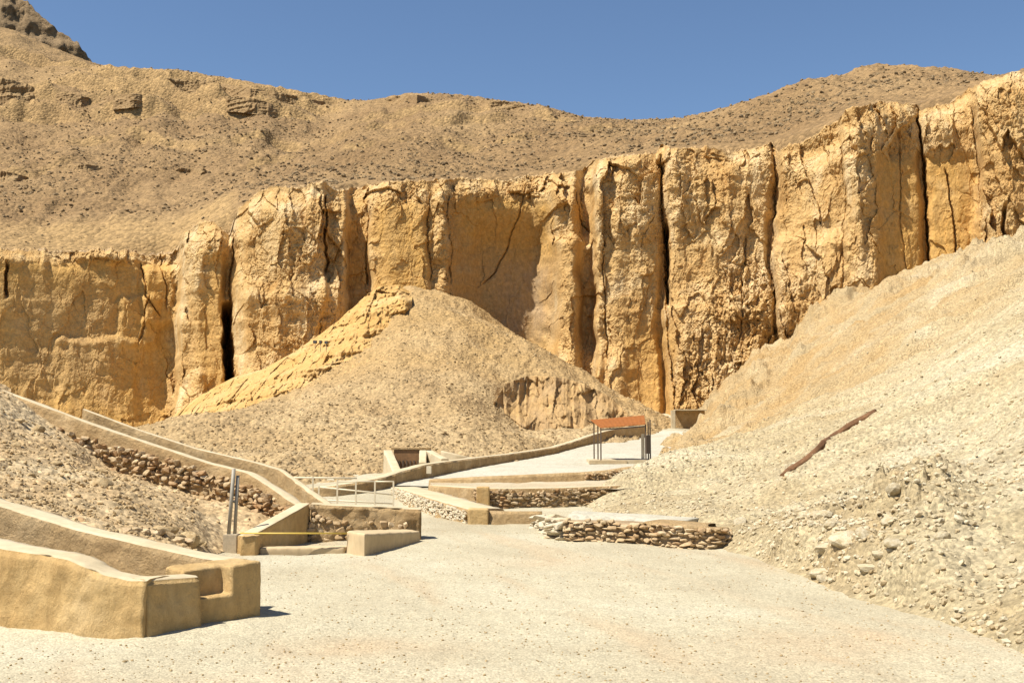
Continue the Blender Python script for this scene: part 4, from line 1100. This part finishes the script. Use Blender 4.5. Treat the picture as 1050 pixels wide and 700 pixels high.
# mud edge on the right slope
me_pts = [(802, 489), (812, 481.5), (824, 474), (835, 466), (845, 456.5), (856, 449), (868, 441), (878, 434), (890, 427), (898, 422)]
w_ = [.03, .10, .14, .12, .16, .15, .2, .18, .10, .03]
V = []; 
for (px, py), h_ in zip(me_pts, w_):
    dl = np.linspace(24, 75, 500); zl = right_z(np.full(500, float(px)), dl, False); pyl = project((px - 525) / F * dl, dl, zl)[1]
    dd_ = float(np.interp(-py, -pyl, dl)); zc = float(right_z(np.array([px]), np.array([dd_]), False)[0])
    V.append(((px - 525) / F * dd_, dd_, zc + h_ * .5 + .06, zc - .5))
tag(wall_body('mud_edge', V, .12, M['rust_wall'], lump=.035, freq=1.4, seed=71, step=.15, rnd=.05, side=-1 if V[-1][1] < V[0][1] else 1), 'thin reddish brown mud edge running diagonally up the pale right slope', 'mud edge')

# three dark lamp boxes on the rock ridge
for k, (px, py, lab) in enumerate(((323, 350.5, 'leftmost and largest of three tiny dark lamps on the rock ridge'), (328.7, 350.5, 'middle one of three tiny dark lamps on the rock ridge'), (334.5, 351, 'rightmost and palest of three tiny lamps on the rock ridge'))):
    dl = 84.5; q = pt(px, py, dl); kk = dl / F
    w = (1.9, 1.3, 1.7)[k] * kk
    root = tag(empty('floodlight', (q.x, q.y, q.z - .5)), lab, 'floodlight', 'lamps on the rock ridge')
    local(box_mesh('housing', q.x - w, q.x + w, q.y - .1, q.y + .15, q.z - 1.5 * kk, q.z + 1.5 * kk, M['dark'] if k < 2 else M['brown_metal'], .015), root)
    local(box_mesh('lens', q.x - w * .8, q.x + w * .8, q.y - .125, q.y - .102, q.z - 1.2 * kk, q.z + 1.2 * kk, M['glass'], 0), root)
    local(bar_mesh('stand', (q.x, q.y + .05, q.z - .75), (q.x, q.y + .05, q.z - 1.5 * kk), .025, M['steel'], 6), root)

# ------------------------------------------------------------------ loose stones
SH = {'bank': left_z, 'slope': right_z, 'floor': ground_z, 'mound': mound_z, 'hill': hill_z}
def scatter(name, sheet, region, n, smin, smax, seed, mat, sub=0, power=2.5, dens=None, sink=.25, skip=None):
    r = np.random.RandomState(seed)
    px = r.uniform(region[0], region[1], n * 3)
    d = np.exp(r.uniform(math.log(region[2]), math.log(region[3]), n * 3))
    if dens is not None:
        k = r.uniform(0, 1, len(px)) < dens(px, d); px, d = px[k], d[k]
    px, d = px[:n], d[:n]
    z = SH[sheet](px, d)
    s = smin + (smax - smin) * r.uniform(0, 1, len(px)) ** power
    x, y = xy(px, d)
    pos = np.stack([x, y, z + s * sink], -1)
    scl = s[:, None] * np.stack([r.uniform(.75, 1.25, len(s)), r.uniform(.7, 1.1, len(s)), r.uniform(.5, .85, len(s))], -1)
    R = rot_matrices(r.uniform(0, 6.28, len(s)), r.normal(size=len(s)) * .3, r.normal(size=len(s)) * .3)
    return stuff(link(name, rocks_mesh(name, pos, scl, R, seed, sub), mat))
def dens_slope(px, d):
    x, y = xy(px, d)
    return np.where(right_z(px, d, False) > .02, np.clip(.35 + .8 * gnoise(x * .25, y * .4, 3) + 1.0 * np.exp(-(((px - 850) / 130) ** 2 + ((d - 16) / 4) ** 2)), 0.05, 1), 0)
def dens_mound(px, d):
    return ((mound_z(px, d, False) > ground_z(px, d)) & (d < 96)).astype(float) * .9
def dens_bank(px, d):
    dA_ = np.interp(px, [q[0] for q in A_back], [q[2] for q in A_back]); dB_ = np.interp(px, [q[0] for q in B_line], [q[2] for q in B_line])
    return ((d > dA_ + .7) & (d < dB_ - .15)).astype(float) * np.where(px > 205, .12, 1)
def dens_hill(px, d):
    x, y = xy(px, d)
    st = d - smooth_interp(px, D_px, D_d, 30)
    return (st > 9.5) * np.clip(.62 + 1.1 * fbm(x * .03, y * .03, 6, 3), .08, 1) * np.where((px < 240) & (d < 126), .12, 1)
def dens_floor(px, d):
    ok = (right_z(np.clip(px, 560, 1460), d, False) < .05) | (px < 560)
    wallz = (px < 275) & (d > 10.8)
    return ok.astype(float) * (~wallz) * .8
scatter('slope_rubble', 'slope', (600, 1250, 10, 80), 28000, .008, .065, 101, M['slope_stone'], 0, 3.6, dens_slope)
scatter('mound_rubble', 'mound', (120, 690, 42, 98), 14000, .02, .13, 102, M['rock'], 0, 4.0, dens_mound)
scatter('hill_rubble', 'hill', (-60, 1120, 106, 240), 30000, .06, .34, 103, M['hillrock'], 0, 5.0, dens_hill)
scatter('bank_rubble', 'bank', (-200, 286, 13.5, 25), 7000, .008, .055, 104, M['rock'], 0, 3.5, dens_bank)
scatter('floor_pebbles', 'floor', (-150, 1100, 6, 36), 8000, .004, .017, 105, M['rock'], 0, 2.5, dens_floor)

protos, pf = rock_protos(2, 8, 500)
rock_meshes = []; pale_meshes = []
for q in protos:
    v = q.copy(); v[:, 2] *= .72; v[:, 2] -= v[:, 2].min() * .75
    me = np_mesh('rock', v, pf, False); me.materials.append(M['rock']); rock_meshes.append(me)
    me = me.copy(); me.materials.clear(); me.materials.append(M['pale_rock']); pale_meshes.append(me)
rr = random.Random(5)
def place_rock(sheet, px, d, size, label, group=None, yaw=None, flat=1.0):
    z = float(SH[sheet](np.array([float(px)]), np.array([float(d)]))[0]); x, y = xy(px, d)
    o = bpy.data.objects.new('rock', rr.choice(pale_meshes if sheet == 'slope' else rock_meshes)); COL.objects.link(o)
    o.location = (x, y, z - size * .3); o.rotation_euler = (rr.uniform(-.2, .2), rr.uniform(-.2, .2), rr.uniform(0, 6.28))
    o.scale = (size * rr.uniform(.85, 1.3), size * rr.uniform(.75, 1.1), size * rr.uniform(.7, 1.05) * flat)
    return tag(o, label, 'rock', group)
place_rock('bank', 108, 18.6, .21, 'largest pale rock on the left rubble bank, above the stone row')
place_rock('bank', 197, 17.6, .22, 'largest tumbled rock where the stone row ends near the steel post')
for px, d, s in ((120, 18.4, .12), (96, 18.9, .1), (176, 17, .15), (186, 17.4, .14), (205, 17.9, .16), (212, 18.3, .12), (168, 16.6, .13), (181, 16.7, .11), (201, 18.3, .10), (60, 19.2, .11), (20, 20, .12), (35, 17.5, .10), (140, 19.5, .1), (75, 21.8, .14), (40, 22.6, .15), (20, 22.4, .13), (105, 22.4, .14), (130, 22, .12)):
    place_rock('bank', px, d, s, 'tan fist to head sized stone lying on the left rubble bank', 'stones on the left rubble bank')
for px, d, s, lab in ((915, 14.0, .2, 'pale boulder standing furthest right at the foot of the right slope'), (885, 14.2, .17, 'pale block beside the boulders at the slope foot'), (862, 15.3, .3, 'broad ochre ledge rock in the cut foot of the right slope'), (838, 15.4, .22, 'ochre rock jutting left of the broad ledge at the slope foot')):
    place_rock('slope', px, d, s, lab, flat=.7)
for q in range(60):
    px = rr.gauss(850, 65); d = 16 + rr.gauss(0, 1.6) - (px - 850) * .025
    if float(right_z(np.array([px]), np.array([d]), False)[0]) < .03 or px > 1040: continue
    place_rock('slope', px, d, rr.uniform(.05, .15), 'bleached broken stone in the cut bank at the foot of the right slope', 'stones at the foot of the right slope')
for q in range(70):
    px = rr.uniform(20, 1000); d = math.exp(rr.uniform(math.log(7.9), math.log(16)))
    if px < 290 and d > 10.2: continue
    if dens_floor(np.array([px]), np.array([d]))[0] < .1: continue
    place_rock('floor', px, d, rr.uniform(.010, .021), 'small brown stone lying loose on the pale gravel floor', 'loose stones on the gravel floor')
